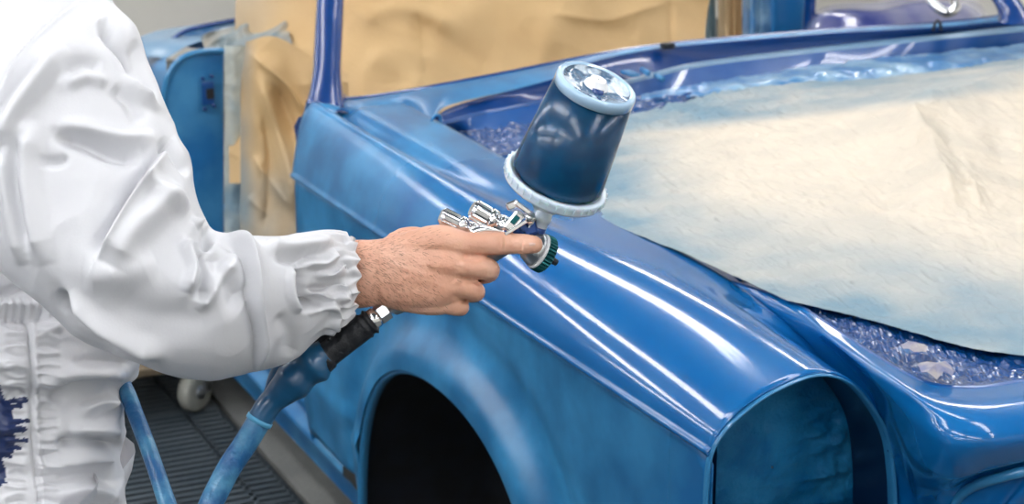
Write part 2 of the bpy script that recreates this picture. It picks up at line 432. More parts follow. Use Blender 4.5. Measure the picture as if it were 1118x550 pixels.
# dark cavity behind the arch
cav = np.empty((61, 7, 3)); tt = np.linspace(math.radians(-12), math.radians(192), 61)
for i, t in enumerate(tt):
    for j, (k, y) in enumerate(((.992, -.010), (1.05, .03), (1.05, .25), (1.02, .33), (.7, .335), (.35, .335), (.02, .335))):
        r = arch_r(t)*k; cav[i, j] = (ACX+r*math.cos(t), YS+y, max(ACZ+r*math.sin(t), .1))
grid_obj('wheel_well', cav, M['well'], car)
# rear return edge of the fender (door shut face) and the dark hinge blade inside it
RE = np.concatenate([PG[-1:, ::-1][0][:0].reshape(0, 3), np.array([(-3.372, side_y(0, z), z) for z in np.linspace(.20, .763, 20)]), G[0, :40]])
ret = np.stack([RE, RE+np.array([-.004, .006, 0]), RE+np.array([.004, .03, -.003]), RE+np.array([.02, .05, -.01])], 1)
o = grid_obj('fender_return', ret, M['paint_rim'], car); 
bl = [pY(x, y, 1.15) for x, y in ((334, 126), (326, 128), (321, 138), (324, 158), (331, 172), (336, 176))]
bl2 = [p+np.array([.01, .03, 0]) for p in bl]
me_obj('hinge_blade', bl+bl2, [tuple(range(6)), tuple(range(11, 5, -1))]+[(i, (i+1) % 6, 6+(i+1) % 6, 6+i) for i in range(6)], M['paint_deep'], smooth=False)
keep(bpy.data.objects['hinge_blade'], car)
# inner flange dropping from the bay edge
ix = np.arange(0, len(xs_all), 2); be = G[ix, -1]
keepm = be[:, 0] < -2.08; be = be[keepm]
fr = np.stack([be, be+np.array([0, .006, -.002]), be+np.array([0, .012, -.010]), be+np.array([0, .013, -.05])], 1)
o = grid_obj('bay_flange', fr, M['paint_rim'], car)

# nose panel between the headlamp pod, the bay and the grille
def P2(x, y, z): return pZ(x, y, z)
v0, v1, v2, v3, v4 = [valley(x) for x in (-2.16, -2.0, -1.9, -1.84, -1.79)]
dn = lambda v, z, x: np.array([x, v[1]+.004, z])
def rowX(pts, first): return [first]+[pX(*q) for q in pts]
nose = [
 [v0, P2(868, 332, .853), P2(905, 355, .853), P2(955, 388, .853), P2(1008, 417, .853), P2(1060, 424, .853), P2(1118, 416, .853), P2(1210, 400, .853)],
 [v1, P2(893, 362, .846), P2(930, 387, .850), P2(972, 413, .853), P2(1016, 438, .854), P2(1064, 444, .855), P2(1118, 438, .855), P2(1210, 422, .855)],
 [v2, P2(918, 388, .828), P2(950, 411, .838), P2(990, 438, .842), P2(1024, 458, .844), P2(1068, 465, .846), P2(1118, 460, .846), P2(1210, 444, .846)],
 [v3, P2(950, 424, .802), P2(975, 446, .812), P2(1004, 470, .818), P2(1034, 486, .822), P2(1074, 488, .825), P2(1118, 482, .827), P2(1210, 467, .827)],
 [v4, P2(980, 482, .752), P2(992, 496, .757), P2(1014, 512, .765), P2(1044, 520, .775), P2(1078, 512, .785), P2(1118, 503, .792), P2(1210, 486, .792)],
 rowX([(991, 535, -1.765), (1003, 545, -1.735), (1018, 550, -1.695), (1034, 546, -1.650), (1070, 524, -1.600), (1118, 510, -1.565), (1210, 492, -1.53)], np.array([-1.80, v4[1]+.014, .66])),
 rowX([(997, 620, -1.77), (1008, 630, -1.74), (1020, 640, -1.70), (1034, 640, -1.66), (1046, 620, -1.63), (1060, 600, -1.61), (1080, 590, -1.60)], np.array([-1.80, v4[1]+.02, .56]))]
def ext(rows, xt, yt=3.12):
    out = []
    for r, x in zip(rows, xt):
        l = np.asarray(r[-1]); out.append(list(r)+[np.array([l[0]*.7+x*.3, l[1]*.7+yt*.3, l[2]]), np.array([l[0]*.3+x*.7, l[1]*.3+yt*.7, l[2]]), np.array([x, yt, l[2]])])
    return out
NG = surf(ext(nose, (-1.80, -1.76, -1.72, -1.70, -1.68, -1.68, -1.70), 3.14), 60, 84)
o = grid_obj('nose_panel', NG[:56], M['paint']); set_attr(o, 'dry', [0.12]*(56*84)); keep(o, car)
# bay front lip
lipc = cr(np.array(ext([nose[0]], [-1.80], 3.14)[0]), 80); lp = np.stack([lipc+np.array([.003, 0, -.001]), lipc+np.array([-.004, .002, .002]), lipc+np.array([-.012, .004, -.002]), lipc+np.array([-.014, .005, -.03])], 1)
o = grid_obj('bay_front_lip', lp, M['paint_in'], car)
# grille frame: rounded raised rim with a recess behind
gr = cr([pX(1036, 640, -1.65), pX(1034, 590, -1.65), pX(1036, 554, -1.655), pX(1043, 536, -1.64), pX(1060, 525, -1.61), pX(1085, 517, -1.585), pX(1118, 509, -1.565), pX(1210, 491, -1.53), pX(1330, 470, -1.50)], 70)
tube_obj('grille_rim', gr+np.array([.012, 0, 0]), .0065, M['paint_rim'], car, seg=12)
inn = [gr+np.array([.008, .004, -.004]), gr+np.array([-.02, .012, -.010]), gr+np.array([-.03, .016, -.02])]
cen = pX(1250, 700, -1.70)
inn += [inn[-1]*(1-k)+cen*k for k in (.15, .4, .7, 1.)]
IG = np.stack(inn, 1); IGd = surf(IG[::3], 90, 60)
IGd[..., 0] += (fbm(IGd, 22, 3, 3.).reshape(90, 60))*.012*sm(np.arange(60), 12, 25)[None, :]
grid_obj('grille_film', IGd, M['film'], car)

# headlamp pod: lip, dark recess, masked crumpled film inside
hp = [(778, 620), (770, 570), (770, 530), (775, 494), (790, 468), (815, 445), (845, 425), (890, 408), (925, 415), (950, 440), (968, 472), (975, 510), (977, 560), (972, 610)]
HO = np.array([pX(x, y, -1.785) for x, y in hp])
low = pX(875, 700, -1.785)
HO = np.concatenate([HO, [pX(950, 665, -1.785), pX(880, 690, -1.785), pX(810, 665, -1.785)]])
HO = cr(HO, 140, closed=True); hc = HO.mean(0)
def ringo(k, dx): 
    r = hc+(HO-hc)*k; r = r.copy(); r[:, 0] += dx; return r
lipg = np.stack([ringo(1.0, -.004), ringo(1.004, .003), ringo(.995, .006), ringo(.982, .005), ringo(.974, -.001), ringo(.970, -.010)], 0)
grid_obj('headlamp_rim', lipg, M['paint_rim'], car, cv=True)
rec = np.stack([ringo(.970, -.010), ringo(.96, -.03), ringo(.962, -.09), ringo(.93, -.14)], 0)
rec[..., 1] = np.maximum(rec[..., 1], YS+.016)
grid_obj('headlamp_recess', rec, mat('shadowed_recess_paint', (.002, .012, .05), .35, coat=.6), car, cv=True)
fm = [ringo(.958, -.085)]+[ringo(k, -.085+.02*(1-k)) for k in (.85, .7, .55, .4, .25, .1, .01)]
fm = cr(np.array(fm), 50)
fm[..., 1] = np.maximum(fm[..., 1], YS+.018)
nz = fbm(fm, 14, 3, 1.5).reshape(fm.shape[:2])
qq = proj(fm.reshape(-1, 3)); wx = (np.exp(-((qq[:, 0]-925)/42)**2)*np.exp(-((qq[:, 1]-480)/75)**2)).reshape(fm.shape[:2])
wr = fbm(fm*np.array([1, 1, 5.]), 13, 3, 8.).reshape(fm.shape[:2])
fm[..., 0] += (nz*.003+wx*wr*.024)*sm(np.arange(50), 1, 10)[:, None]
M['lampfilm'] = mat('headlamp_masking_film', (.001, .11, .28), .45, spec=.2, coat=.15, col2=(.015, .18, .38), cscale=18, bump=(160, .35, 5))
grid_obj('headlamp_film', fm, M['lampfilm'], car, cv=True)
# front face beside the lamp, under the frame edge
# front wing end closing strip between pod and nose
vs = np.array([[v4+np.array([0, -.006, .0]), v4+np.array([.0, .004, -.002]), v4+np.array([.006, .012, .0])],
               [dn(v4, .69, -1.79)+np.array([0, .0, 0]), dn(v4, .69, -1.80)+np.array([0, .01, 0]), dn(v4, .69, -1.785)+np.array([0, .02, 0])],
               [dn(v4, .50, -1.79), dn(v4, .50, -1.80)+np.array([0, .01, 0]), dn(v4, .50, -1.785)+np.array([0, .02, 0])]])
o = grid_obj('pod_seam', surf(vs, 20, 8), M['paint_in'], car)

# cowl between windscreen base and bay
Wl = [(372, 109, .884), (410, 105, .892), (470, 95, .905), (540, 82, .915), (600, 70, .922), (640, 62, .926), (700, 52, .93), (760, 45, .93), (900, 33, .93), (1030, 25, .93), (1090, 18, .93), (1150, 12, .93)]
Fl = [(440, 118, .885), (455, 119, .886), (490, 114, .89), (560, 97, .90), (610, 86, .91), (650, 77, .915), (705, 64, .92), (765, 51, .925), (902, 38, .925), (1032, 30, .925), (1095, 24, .925), (1155, 18, .925)]
WL = np.array([P2(*q) for q in Wl])
Wc = [(334, 112, .893), (341, 111.5, .889), (350, 111, .886), (360, 110.5, .885), (368, 110, .884), (378, 109, .885), (395, 107, .888), (430, 102, .896), (470, 95, .905), (505, 88, .911)]+Wl[3:]
Bc = [G[1, 12], G[1, 20], G[1, 30], G[1, 40], G[1, 45], G[1, 50], G[1, 55], G[1, 63], P2(470, 130, .881), P2(490, 115, .889), P2(560, 98, .90)]+[P2(*q) for q in [(610, 84, .912), (645, 68, .922), (702, 55.5, .928), (761, 48.5, .928), (901, 36.5, .928), (1031, 29, .928), (1091, 23, .928), (1151, 18, .928)]]
Wc = np.array([P2(*q) for q in Wc]); Wc = Wc[:len(Bc)]; Bc = np.array(Bc)[:len(Wc)]
CG = surf(np.stack([Wc, Wc*.6+Bc*.4+np.array([0, 0, .003]), Wc*.25+Bc*.75+np.array([0, 0, .002]), Bc], 1), 140, 14)
o = grid_obj('cowl', CG, M['paint']); set_attr(o, 'dry', [.85]*(140*14)); keep(o, car)
# windscreen channel along the back of the cowl
ch = cr(WL, 120); chg = np.stack([ch+np.array([.004, 0, .0]), ch+np.array([-.002, 0, .004]), ch+np.array([-.010, 0, .001]), ch+np.array([-.014, 0, -.03])], 1)
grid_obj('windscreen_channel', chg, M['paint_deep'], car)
# firewall: face, drip ledge, lower face
fa = cr([P2(472, 130, .880)]+[P2(*q) for q in [(488, 119, .885), (520, 108, .89), (560, 98, .90), (610, 84, .912), (645, 68, .922), (702, 55.5, .928), (761, 48.5, .928), (901, 36.5, .928), (1031, 29, .928), (1091, 23, .928), (1151, 18, .928)]], 160)
G1 = cr([P2(474, 134, .868)]+[P2(*q) for q in [(492, 130, .868), (522, 122, .87), (560, 115, .872), (610, 105, .875), (650, 96, .88), (705, 82, .885), (765, 68, .888), (902, 51, .896), (1032, 37, .908), (1095, 30, .91), (1155, 24, .91)]], 160)
wv = np.interp(np.arange(160), [0, 70, 110, 159], [.004, .006, .02, .05])[:, None]
G1b = G1+np.array([1, 0, .0])*wv; G1c = G1b+np.array([.002, 0, -.006])
H = cr([P2(480, 142, .84)]+[P2(*q) for q in [(500, 142, .84), (528, 142, .84), (562, 140, .84), (612, 130, .84), (652, 120, .84), (705, 106, .845), (765, 94, .85), (902, 72, .86), (1032, 58, .87), (1095, 52, .87), (1155, 48, .87)]], 160)
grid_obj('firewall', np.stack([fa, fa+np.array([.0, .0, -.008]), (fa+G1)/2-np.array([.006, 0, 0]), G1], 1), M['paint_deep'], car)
grid_obj('drip_ledge', np.stack([G1, G1+np.array([.004, 0, .003]), G1b, G1c], 1)[62:], M['paint_pale'], car)
grid_obj('ledge_return', np.stack([G1, G1+np.array([.004, 0, .001]), G1b, G1c], 1)[:64], M['paint_in'], car)
grid_obj('firewall_lower', np.stack([G1c, (G1c+H)/2, H], 1), M['paint_in'], car)
# small fittings on the cowl: rubber stop, hinge studs, clip, oval grommet at the bay tip
box_obj('rubber_stop', P2(729, 50, .935), .02, .028, .012, M['black'], car, bevel=.002)
for x, y in ((701, 76), (716, 82)):
    p = P2(x, y, .90); tube_obj('hinge_stud', [p, p+np.array([.03, 0, -.004])], .006, M['paint_rim'], car, seg=12)
p = P2(688, 80, .90); box_obj('hinge_plate', p, .05, .02, .006, M['paint_rim'], car, bevel=.001)
c = P2(1023, 34, .925); tube_obj('clip_loop', [c+np.array([0, -.012, 0]), c+np.array([0, -.007, .02]), c+np.array([0, 0, .026]), c+np.array([0, .007, .02]), c+np.array([0, .012, 0])], .0035, M['black'], car, seg=10)
c = P2(476, 133, .879); ang = np.linspace(0, 2*math.pi, 25)
tube_obj('edge_grommet', [c+np.array([0, math.cos(a)*.010, 0])+np.array([.35, 0, .9])*math.sin(a)*.017 for a in ang], .0028, M['paint_rim'], car, seg=8, cap=False)
# screen pillars and header of the open windscreen frame
def pillar(name, pts, w, d):
    path = cr(pts, 24); V = []
    for i, p in enumerate(path):
        k = 1+.45*max(0, 1-i/5)**2
        for (a, b_) in ((-1, -.6), (-.8, -1), (.1, -1), (.25, -.55), (.45, -.9), (.85, -1), (1, -.6), (1, .6), (.7, 1), (-.7, 1), (-1, .6)):
            V.append(p+_R*a*w*k-_h*(-b_)*d*k*-1)
    return me_obj(name, V, gfaces(24, 11, cv=True), M['paint_deep'])
keep(pillar('windscreen_pillar', [pD(355, 118, 3.70), pD(358, 60, 3.74), pD(361, 0, 3.79), pD(366, -70, 3.86), pD(380, -130, 3.95)], .027, .03), car)
keep(pillar('windscreen_pillar', [pD(1112, 24, 4.22), pD(1102, 6, 4.24), pD(1090, -14, 4.27), pD(1070, -60, 4.32), pD(1040, -110, 4.4)], .030, .03), car)
tube_obj('windscreen_header', cr([pD(380, -130, 3.95), pD(560, -165, 4.1), pD(820, -165, 4.3), pD(1040, -110, 4.4)], 40), .022, M['paint_deep'], car)
# foot fillet of the near pillar
fil = surf([[pD(334, 112, 3.66), pD(338, 104, 3.70), pD(340, 96, 3.72)], [pD(350, 118, 3.65), pD(352, 108, 3.68), pD(354, 96, 3.70)], [pD(368, 122, 3.66), pD(370, 113, 3.70), pD(370, 96, 3.73)], [pD(385, 124, 3.67), pD(384, 114, 3.74), pD(374, 100, 3.76)], [pD(402, 122, 3.68), pD(398, 112, 3.78), pD(378, 104, 3.80)]], 24, 12)
grid_obj('pillar_foot', fil, M['paint_deep'], car)
# door sill, three ribs running back from the fender
sill = []
for (y, z) in ((1.150, .10), (1.146, .14), (1.128, .170), (1.112, .185), (1.112, .205), (1.134, .215), (1.134, .235), (1.118, .245), (1.118, .27), (1.150, .285), (1.158, .31), (1.20, .33), (1.36, .335)):
    sill.append([(x, y+.022, z) for x in (-3.20, -3.8, -4.3, -4.9)])
grid_obj('door_sill', np.array(sill, float), M['paint_rear'], car)
o = box_obj('cabin_floor', (-4.0, 1.96, .30), 1.25, 1.3, .02, M['paint_deep'], car)
# cabin floor side closing below the paper, shut pillar and rear quarter
qy = [(245, 56), (236, 55), (215, 57), (197, 64), (185, 78), (179, 100), (178, 160), (180, 250), (186, 330), (245, 360)]
pan = [pX(x, y, -4.15) for x, y in qy]
me_pan = me_obj('shut_pillar', pan+[p+np.array([-.012, 0, 0]) for p in pan], [tuple(range(len(pan)))[::-1], tuple(range(len(pan), 2*len(pan)))]+[(i, (i+1) % 10, 10+(i+1) % 10, 10+i) for i in range(10)], M['paint_rear'], smooth=False)
md = me_pan.modifiers.new('bevel', 'BEVEL'); md.width = .012; md.segments = 4; keep(me_pan, car)
tube_obj('shut_pillar_bead', cr([p+np.array([.004, 0, 0]) for p in pan[:9]], 60), .007, M['paint_rim'], car, seg=8)
c = pX(227, 102, -4.14); lp_ = box_obj('latch_plate', c, .006, .030, .055, M['paint_in'], car, bevel=.002)
box_obj('latch_hole', c+np.array([.004, .004, 0]), .006, .018, .024, M['black'], lp_)
for dy, dz in ((-.012, .036), (.010, .040), (-.010, -.036), (.012, -.030)):
    q = c+np.array([.0, dy, dz]); tube_obj('latch_screw', [q, q+np.array([.006, 0, 0])], .005, M['paint_deep'], lp_, seg=10)
# rear quarter flank and deck running away behind the pillar
rq = surf([[pY(181, 62, 1.13), pY(182, 90, 1.10), pY(182, 200, 1.10), pY(184, 330, 1.12)],
           [pY(160, 62, 1.13), pY(158, 90, 1.095), pY(150, 200, 1.095), pY(150, 300, 1.12)],
           [pY(120, 70, 1.15), pY(115, 90, 1.10), pY(105, 180, 1.10), pY(100, 260, 1.12)]], 30, 20)
o = grid_obj('rear_quarter', rq, M['paint_rear'], car)
dk = surf([[pZ(182, 64, .83), pZ(210, 48, .86), pZ(260, 34, .87), pZ(330, 25, .87)],
           [pZ(160, 62, .83), pZ(175, 46, .86), pZ(215, 34, .87), pZ(290, 22, .87)],
           [pZ(120, 68, .82), pZ(140, 48, .85), pZ(170, 34, .86), pZ(220, 26, .86)]], 24, 24)
grid_obj('rear_deck', dk, M['paint_pale'], car)
# torn-edged rear window ledge: pale below, dark seal on top
lg = [(189, 42), (205, 33), (240, 25), (280, 19), (316, 14), (322, 20), (300, 38), (262, 50), (235, 55), (208, 52), (195, 48)]
LG = [pD(x, y, 4.62) for x, y in lg]
o = me_obj('window_ledge', LG+[p-_h*-.02 for p in LG], [tuple(range(11)), tuple(range(21, 10, -1))]+[(i, (i+1) % 11, 11+(i+1) % 11, 11+i) for i in range(11)], M['film_pale'], smooth=False); keep(o, car)
tube_obj('ledge_seal', cr([pD(x, y, 4.60) for x, y in ((188, 43), (205, 33), (240, 25), (280, 18.5), (320, 14))], 30), .006, M['paint_deep'], car, seg=8)
# far door frame strip standing beyond the cabin
box_obj('far_pillar', pD(858, -10, 5.0), .05, .10, .40, M['paint_rear'], car, bevel=.01)
box_obj('far_pillar_edge', pD(885, -10, 4.95), .03, .02, .40, M['paint_deep'], car, bevel=.004)

# ------------------------------------------------------------------ masking paper and film (rest on the car)
def paper_folds(Gd, lines, amp_noise, s, seed, dirn):
    P = Gd.reshape(-1, 3); N = np.repeat(np.asarray(dirn, float)[None], len(P), 0)
    P = folds(P, N, lines)
    n = fbm(P, s, 2, seed); n2 = -np.abs(fbm(P, s*.7, 2, seed+5))
    return (P+N*((n*.45+n2)*amp_noise)[:, None]).reshape(Gd.shape)
toward = -_F
# sheet seen through the windscreen
c_ = [[(262, -80, 4.55), (420, -90, 4.4), (600, -90, 4.45), (790, -90, 4.7)], [(255, 40, 4.45), (420, 20, 4.28), (600, 10, 4.40), (775, 0, 4.65)],
      [(250, 130, 4.35), (420, 130, 4.15), (600, 110, 4.3), (770, 60, 4.55)], [(250, 200, 4.3), (430, 200, 4.1), (620, 180, 4.2), (775, 120, 4.5)]]
sh = surf([[pD(*q) for q in r] for r in c_], 150, 200)
sh = paper_folds(sh, [([(455, 10), (475, 40), (520, 70), (545, 80)], -.018, 16, 'g'), ([(455, 12), (462, 50), (465, 90)], -.008, 5, 'v'), ([(390, 25), (430, 8), (460, 12), (500, 30)], .018, 12, 'g'), ([(600, 15), (660, 22), (700, 12), (735, 0)], .02, 9, 'v'), ([(600, 20), (595, 60), (580, 90)], .010, 14, 'g'), ([(732, -5), (733, 60)], -.015, 3, 'v'), ([(640, 28), (700, 45)], -.012, 14, 'g'), ([(400, 60), (440, 80), (460, 100)], .012, 14, 'g')], .035, 4.5, 2., toward)
kp = grid_obj('masking_paper', sh, M['kraft'], thick=0)
q = proj(sh.reshape(-1, 3)); set_attr(kp, 'spray', np.clip((sm(-q[:, 0], -330, -240)*.55*(q[:, 1] < 60)), 0, 1)*(.6+.6*fbm(sh, 6, 2, 1)))
tag(kp, 'large tan masking paper sheet spread behind the empty windscreen opening', 'masking paper')
# sheet hanging in the door opening
c_ = [[(268, 45, 4.05), (300, 40, 4.05), (340, 60, 4.0), (380, 80, 3.95)], [(262, 110, 4.08), (290, 110, 4.00), (330, 120, 4.02), (380, 130, 3.95)],
      [(262, 190, 4.08), (290, 190, 4.02), (328, 190, 3.98), (380, 190, 3.95)], [(262, 300, 4.08), (290, 300, 4.0), (335, 290, 3.98), (390, 300, 3.95)]]
dh = surf([[pD(*q) for q in r] for r in c_], 160, 90)
dh = paper_folds(dh, [([(278, 75), (300, 130), (318, 190), (325, 240)], .03, 9, 'g'), ([(275, 60), (315, 95), (335, 130)], .03, 6, 'v'), ([(285, 120), (292, 180), (288, 250)], -.03, 6, 'v'), ([(300, 95), (322, 150)], -.02, 6, 'g'), ([(275, 170), (300, 205), (320, 230)], .015, 6, 'v'), ([(270, 215), (292, 235)], .015, 5, 'v')], .03, 6, 11., toward)
kd = grid_obj('masking_paper', dh, M['kraft'])
q = proj(dh.reshape(-1, 3)); set_attr(kd, 'spray', (sm(q[:, 1], 120, 260)*.5+sm(-q[:, 0], -285, -262)*.5)*(.7+.6*fbm(dh, 9, 2, 1)))
tag(kd, 'creased tan masking paper hanging in the open doorway behind the fender', 'masking paper')
# pale tape strip down the shut pillar
tp = []
for i, y in enumerate(np.linspace(50, 380, 60)):
    w = noise.noise(Vector((0, y*.08, 0)))*3; tp.append([pX(245, y, -4.12), pX(255, y, -4.105), pX(266, y, -4.11), pX(274+w+(5 if y < 80 else 0), y, -4.12)])
tg = surf(tp, 120, 14); tg[..., 0] += fbm(tg, 25, 2, 4).reshape(tg.shape[:2])*.006
o = grid_obj('masking_tape_strip', tg, M['tape']); tag(o, 'pale ragged tape strip running down beside the blue shut pillar', 'tape')
# bluish film bunched on the ledge above the tape
c_ = [[(215, 38, 4.5), (250, 28, 4.48), (290, 20, 4.45), (312, 22, 4.4)], [(225, 55, 4.45), (255, 48, 4.40), (290, 45, 4.35), (318, 48, 4.3)], [(245, 68, 4.4), (265, 66, 4.35), (295, 66, 4.3), (320, 70, 4.25)]]
bf = surf([[pD(*q) for q in r] for r in c_], 50, 60); bf = paper_folds(bf, [], .05, 14, 3., toward)
kb = grid_obj('masking_paper', bf, M['kraft']); set_attr(kb, 'spray', .75+.4*fbm(bf, 12, 2, 9)); tag(kb, 'blue-dusted crumpled paper bunched on the rear ledge of the car', 'masking paper')
# far side strips
for k, (x, w, mm, lab) in enumerate(((772, 18, 'tape', 'pale strip of paper hanging at right end of the tan sheet'), (797, 26, 'kraft', 'narrow tan paper strip hanging beyond the bonnet opening'), (826, 30, 'film_pale', 'pale blue film strip hanging beside the blue far pillar'))):
    cg = surf([[pD(x-w/2, y, 4.75+.05*k), pD(x-w/6, y, 4.70+.05*k), pD(x+w/6, y, 4.76+.05*k), pD(x+w/2, y, 4.72+.05*k)] for y in (-80, -20, 30, 90)], 50, 20)
    cg = paper_folds(cg, [], .02, 12, k, toward); o = grid_obj('hanging_strip', cg, M[mm]); tag(o, lab, 'masking strip')
    if mm == 'kraft': set_attr(o, 'spray', [.15]*1000)

# crumpled plastic film in the engine bay
c_ = [[(478, 140, .845), (520, 128, .85), (620, 128, .845), (700, 104, .85), (900, 72, .86), (1060, 55, .87), (1200, 45, .87)],
      [(500, 150, .83), (560, 150, .84), (640, 145, .84), (720, 128, .845), (900, 96, .85), (1060, 80, .85), (1220, 70, .85)],
      [(545, 173, .85), (600, 185, .83), (680, 180, .82), (760, 180, .82), (900, 180, .82), (1060, 180, .82), (1240, 170, .82)],
      [(680, 240, .85), (720, 240, .83), (760, 240, .82), (850, 260, .82), (950, 260, .82), (1060, 260, .82), (1260, 260, .82)],
      [(862, 326, .849), (885, 324, .849), (915, 326, .849), (960, 334, .849), (1020, 346, .849), (1100, 358, .849), (1280, 372, .849)],
      [(868, 331, .845), (905, 354, .846), (955, 386, .846), (1008, 415, .846), (1060, 422, .846), (1118, 414, .846), (1280, 390, .846)]]
fg = surf(ext([[P2(*q) for q in r] for r in c_], (-3.40, -3.3, -2.8, -2.4, -1.95, -1.80)), 150, 250)
n1 = fbm(fg, 20, 3, 6.).reshape(fg.shape[:2]); n2 = np.abs(fbm(fg*np.array([1, 1.6, 1]), 34, 3, 9.)).reshape(fg.shape[:2])
edge = np.minimum(sm(np.arange(150), 0, 8), 1-sm(np.arange(150), 144, 149))[:, None]
fg[..., 2] += edge*(n1*.007-n2*.010+.001)
o = grid_obj('plastic_film', fg, M['film']); o.data.polygons.foreach_set('use_smooth', [False]*len(o.data.polygons)); tag(o, 'crinkled shiny blue plastic film lining the engine bay under the paper', 'film')
# pale film ribbon along the firewall
rb = np.stack([cr([P2(*q) for q in [(700, 103, .853), (790, 86, .862), (850, 78, .866), (920, 68, .872), (1030, 56, .878), (1120, 48, .88), (1200, 42, .88)]], 120),
               cr([P2(*q) for q in [(700, 106, .850), (790, 95, .864), (850, 86, .87), (920, 76, .876), (1030, 66, .88), (1120, 60, .88), (1200, 54, .88)]], 120),
               cr([P2(*q) for q in [(700, 110, .846), (790, 103, .855), (850, 97, .855), (920, 90, .86), (1030, 80, .865), (1120, 74, .865), (1200, 66, .865)]], 120)], 1)
rb = surf(rb[::6], 160, 14); rb[..., 2] += fbm(rb, 30, 2, 3).reshape(rb.shape[:2])*.006
o = grid_obj('film_ribbon', rb, M['film_pale']); tag(o, 'pale blue dusted film ribbon stretched along the firewall', 'film')
# the big sprayed sheet over the engine
c_ = [[(632, 140, .858), (690, 124, .864), (770, 104, .868), (850, 91, .870), (985, 82, .874), (1118, 66, .877), (1270, 56, .877)],
      [(650, 185, .858), (715, 158, .87), (790, 140, .884), (870, 128, .90), (985, 113, .93), (1118, 86, .93), (1290, 74, .93)],
      [(655, 212, .860), (735, 200, .872), (810, 196, .878), (900, 190, .886), (1005, 178, .90), (1118, 172, .895), (1300, 160, .89)],
      [(658, 238, .862), (765, 238, .868), (840, 238, .872), (930, 238, .876), (1045, 236, .876), (1118, 236, .876), (1310, 225, .87)],
      [(758, 281, .861), (830, 285, .862), (890, 288, .864), (960, 292, .866), (1045, 298, .866), (1118, 300, .866), (1320, 300, .866)],
      [(858, 327, .860), (900, 337, .859), (935, 345, .859), (985, 359, .859), (1045, 376, .859), (1118, 388, .859), (1330, 410, .857)]]
bg = surf(ext([[P2(*q) for q in r] for r in c_], (-3.36, -3.2, -2.9, -2.5, -2.2, -1.88), 3.08), 240, 330)
sh0 = bg.shape
bgp = folds(bg.reshape(-1, 3), np.repeat([[0, 0, 1.]], bg.shape[0]*bg.shape[1], 0),
   [([(985, 114), (1000, 140), (1018, 180), (1045, 232)], .034, 20, 'v'), ([(1000, 160), (1050, 190), (1072, 232)], .018, 8, 'v'), ([(985, 116), (1040, 108), (1118, 84), (1180, 74)], .020, 14, 'v'),
    ([(660, 152), (700, 146), (800, 132), (900, 122), (985, 115), (1040, 106)], .007, 10, 's'), ([(1030, 230), (1060, 236), (1118, 228)], -.006, 8, 'g'), ([(690, 170), (720, 200), (735, 240)], .004, 10, 'g'), ([(930, 140), (960, 190), (985, 232)], -.012, 24, 'g'), ([(1030, 150), (1040, 175), (1062, 215)], -.010, 7, 'g'), ([(1090, 130), (1100, 180), (1140, 220)], -.008, 16, 'g'), ([(780, 160), (800, 200), (830, 235)], .004, 20, 'g')])
nn = fbm(bgp*np.array([1, .55, 1]), 26, 4, 2.)
nn2 = np.abs(fbm(bgp*np.array([.5, 1.4, 1]), 34, 3, 12.))
up_ = sm(np.interp(proj(bgp)[:, 0], [640, 700, 800, 900, 985, 1118], [156, 148, 134, 124, 114, 98])-proj(bgp)[:, 1], 0, 12)*sm(-proj(bgp)[:, 0], -980, -820)
ed_ = (sm(np.arange(330), 0, 14)[None, :]*(sm(-np.arange(240), -239, -226)[:, None])).reshape(-1)
bgp[:, 2] += (nn*.0032-nn2*.0045)*(.25+.75*ed_)+up_*(fbm(bgp*np.array([1, 1.8, 1]), 30, 2, 7.)*.007)
bg = bgp.reshape(sh0)
o = grid_obj('engine_bay_paper', bg, M['bay'])
q = proj(bgp); nse = fbm(bgp, 5, 3, 4.)
spr = 1.15*np.maximum.reduce([sm(np.interp(q[:, 0], [640, 700, 800, 900, 985, 1118], [156, 148, 134, 124, 114, 98])-q[:, 1], -6, 10)*np.interp(q[:, 0], [650, 900, 1118], [1, .75, .35]), .95*sm(-(q[:, 0]+(q[:, 1]-200)*-.7), -820, -640), .85*sm(q[:, 1]-(q[:, 0]-850)*.18, 190, 330), .55*sm(-q[:, 1], -100, -70)])
set_attr(o, 'spray', spr*(.88+.5*nse))
tag(o, 'large cream paper sheet with blue overspray covering the engine bay', 'masking paper')
# bits of torn paper on the film at the front edge
for k, (x, y, s) in enumerate(((998, 378, .024), (1022, 402, .032))):
    c = P2(x, y, .866); rr = [c+np.array([math.sin(a)*s*(.8+.3*noise.noise(Vector((a*3, k, 1)))), math.cos(a)*s*.9*(.8+.3*noise.noise(Vector((a, k+5, 1)))), .007*noise.noise(Vector((a*2, k, 9)))]) for a in np.linspace(0, 6.28, 15)[:-1]]
    o = me_obj('torn_paper', [c+np.array([0, 0, .006])]+rr, [(0, i+1, (i+1) % 14+1) for i in range(14)], M['scrap'] if 'scrap' in M else M.setdefault('scrap', mat('dusty_paper_scrap', (.40, .37, .38), .6, col2=(.16, .18, .32), cscale=40)), smooth=False)
    tag(o, ('small torn scrap of pale paper at the left on the blue film', 'torn pale paper scrap nearest the front lip of the bay')[k], 'paper scrap')
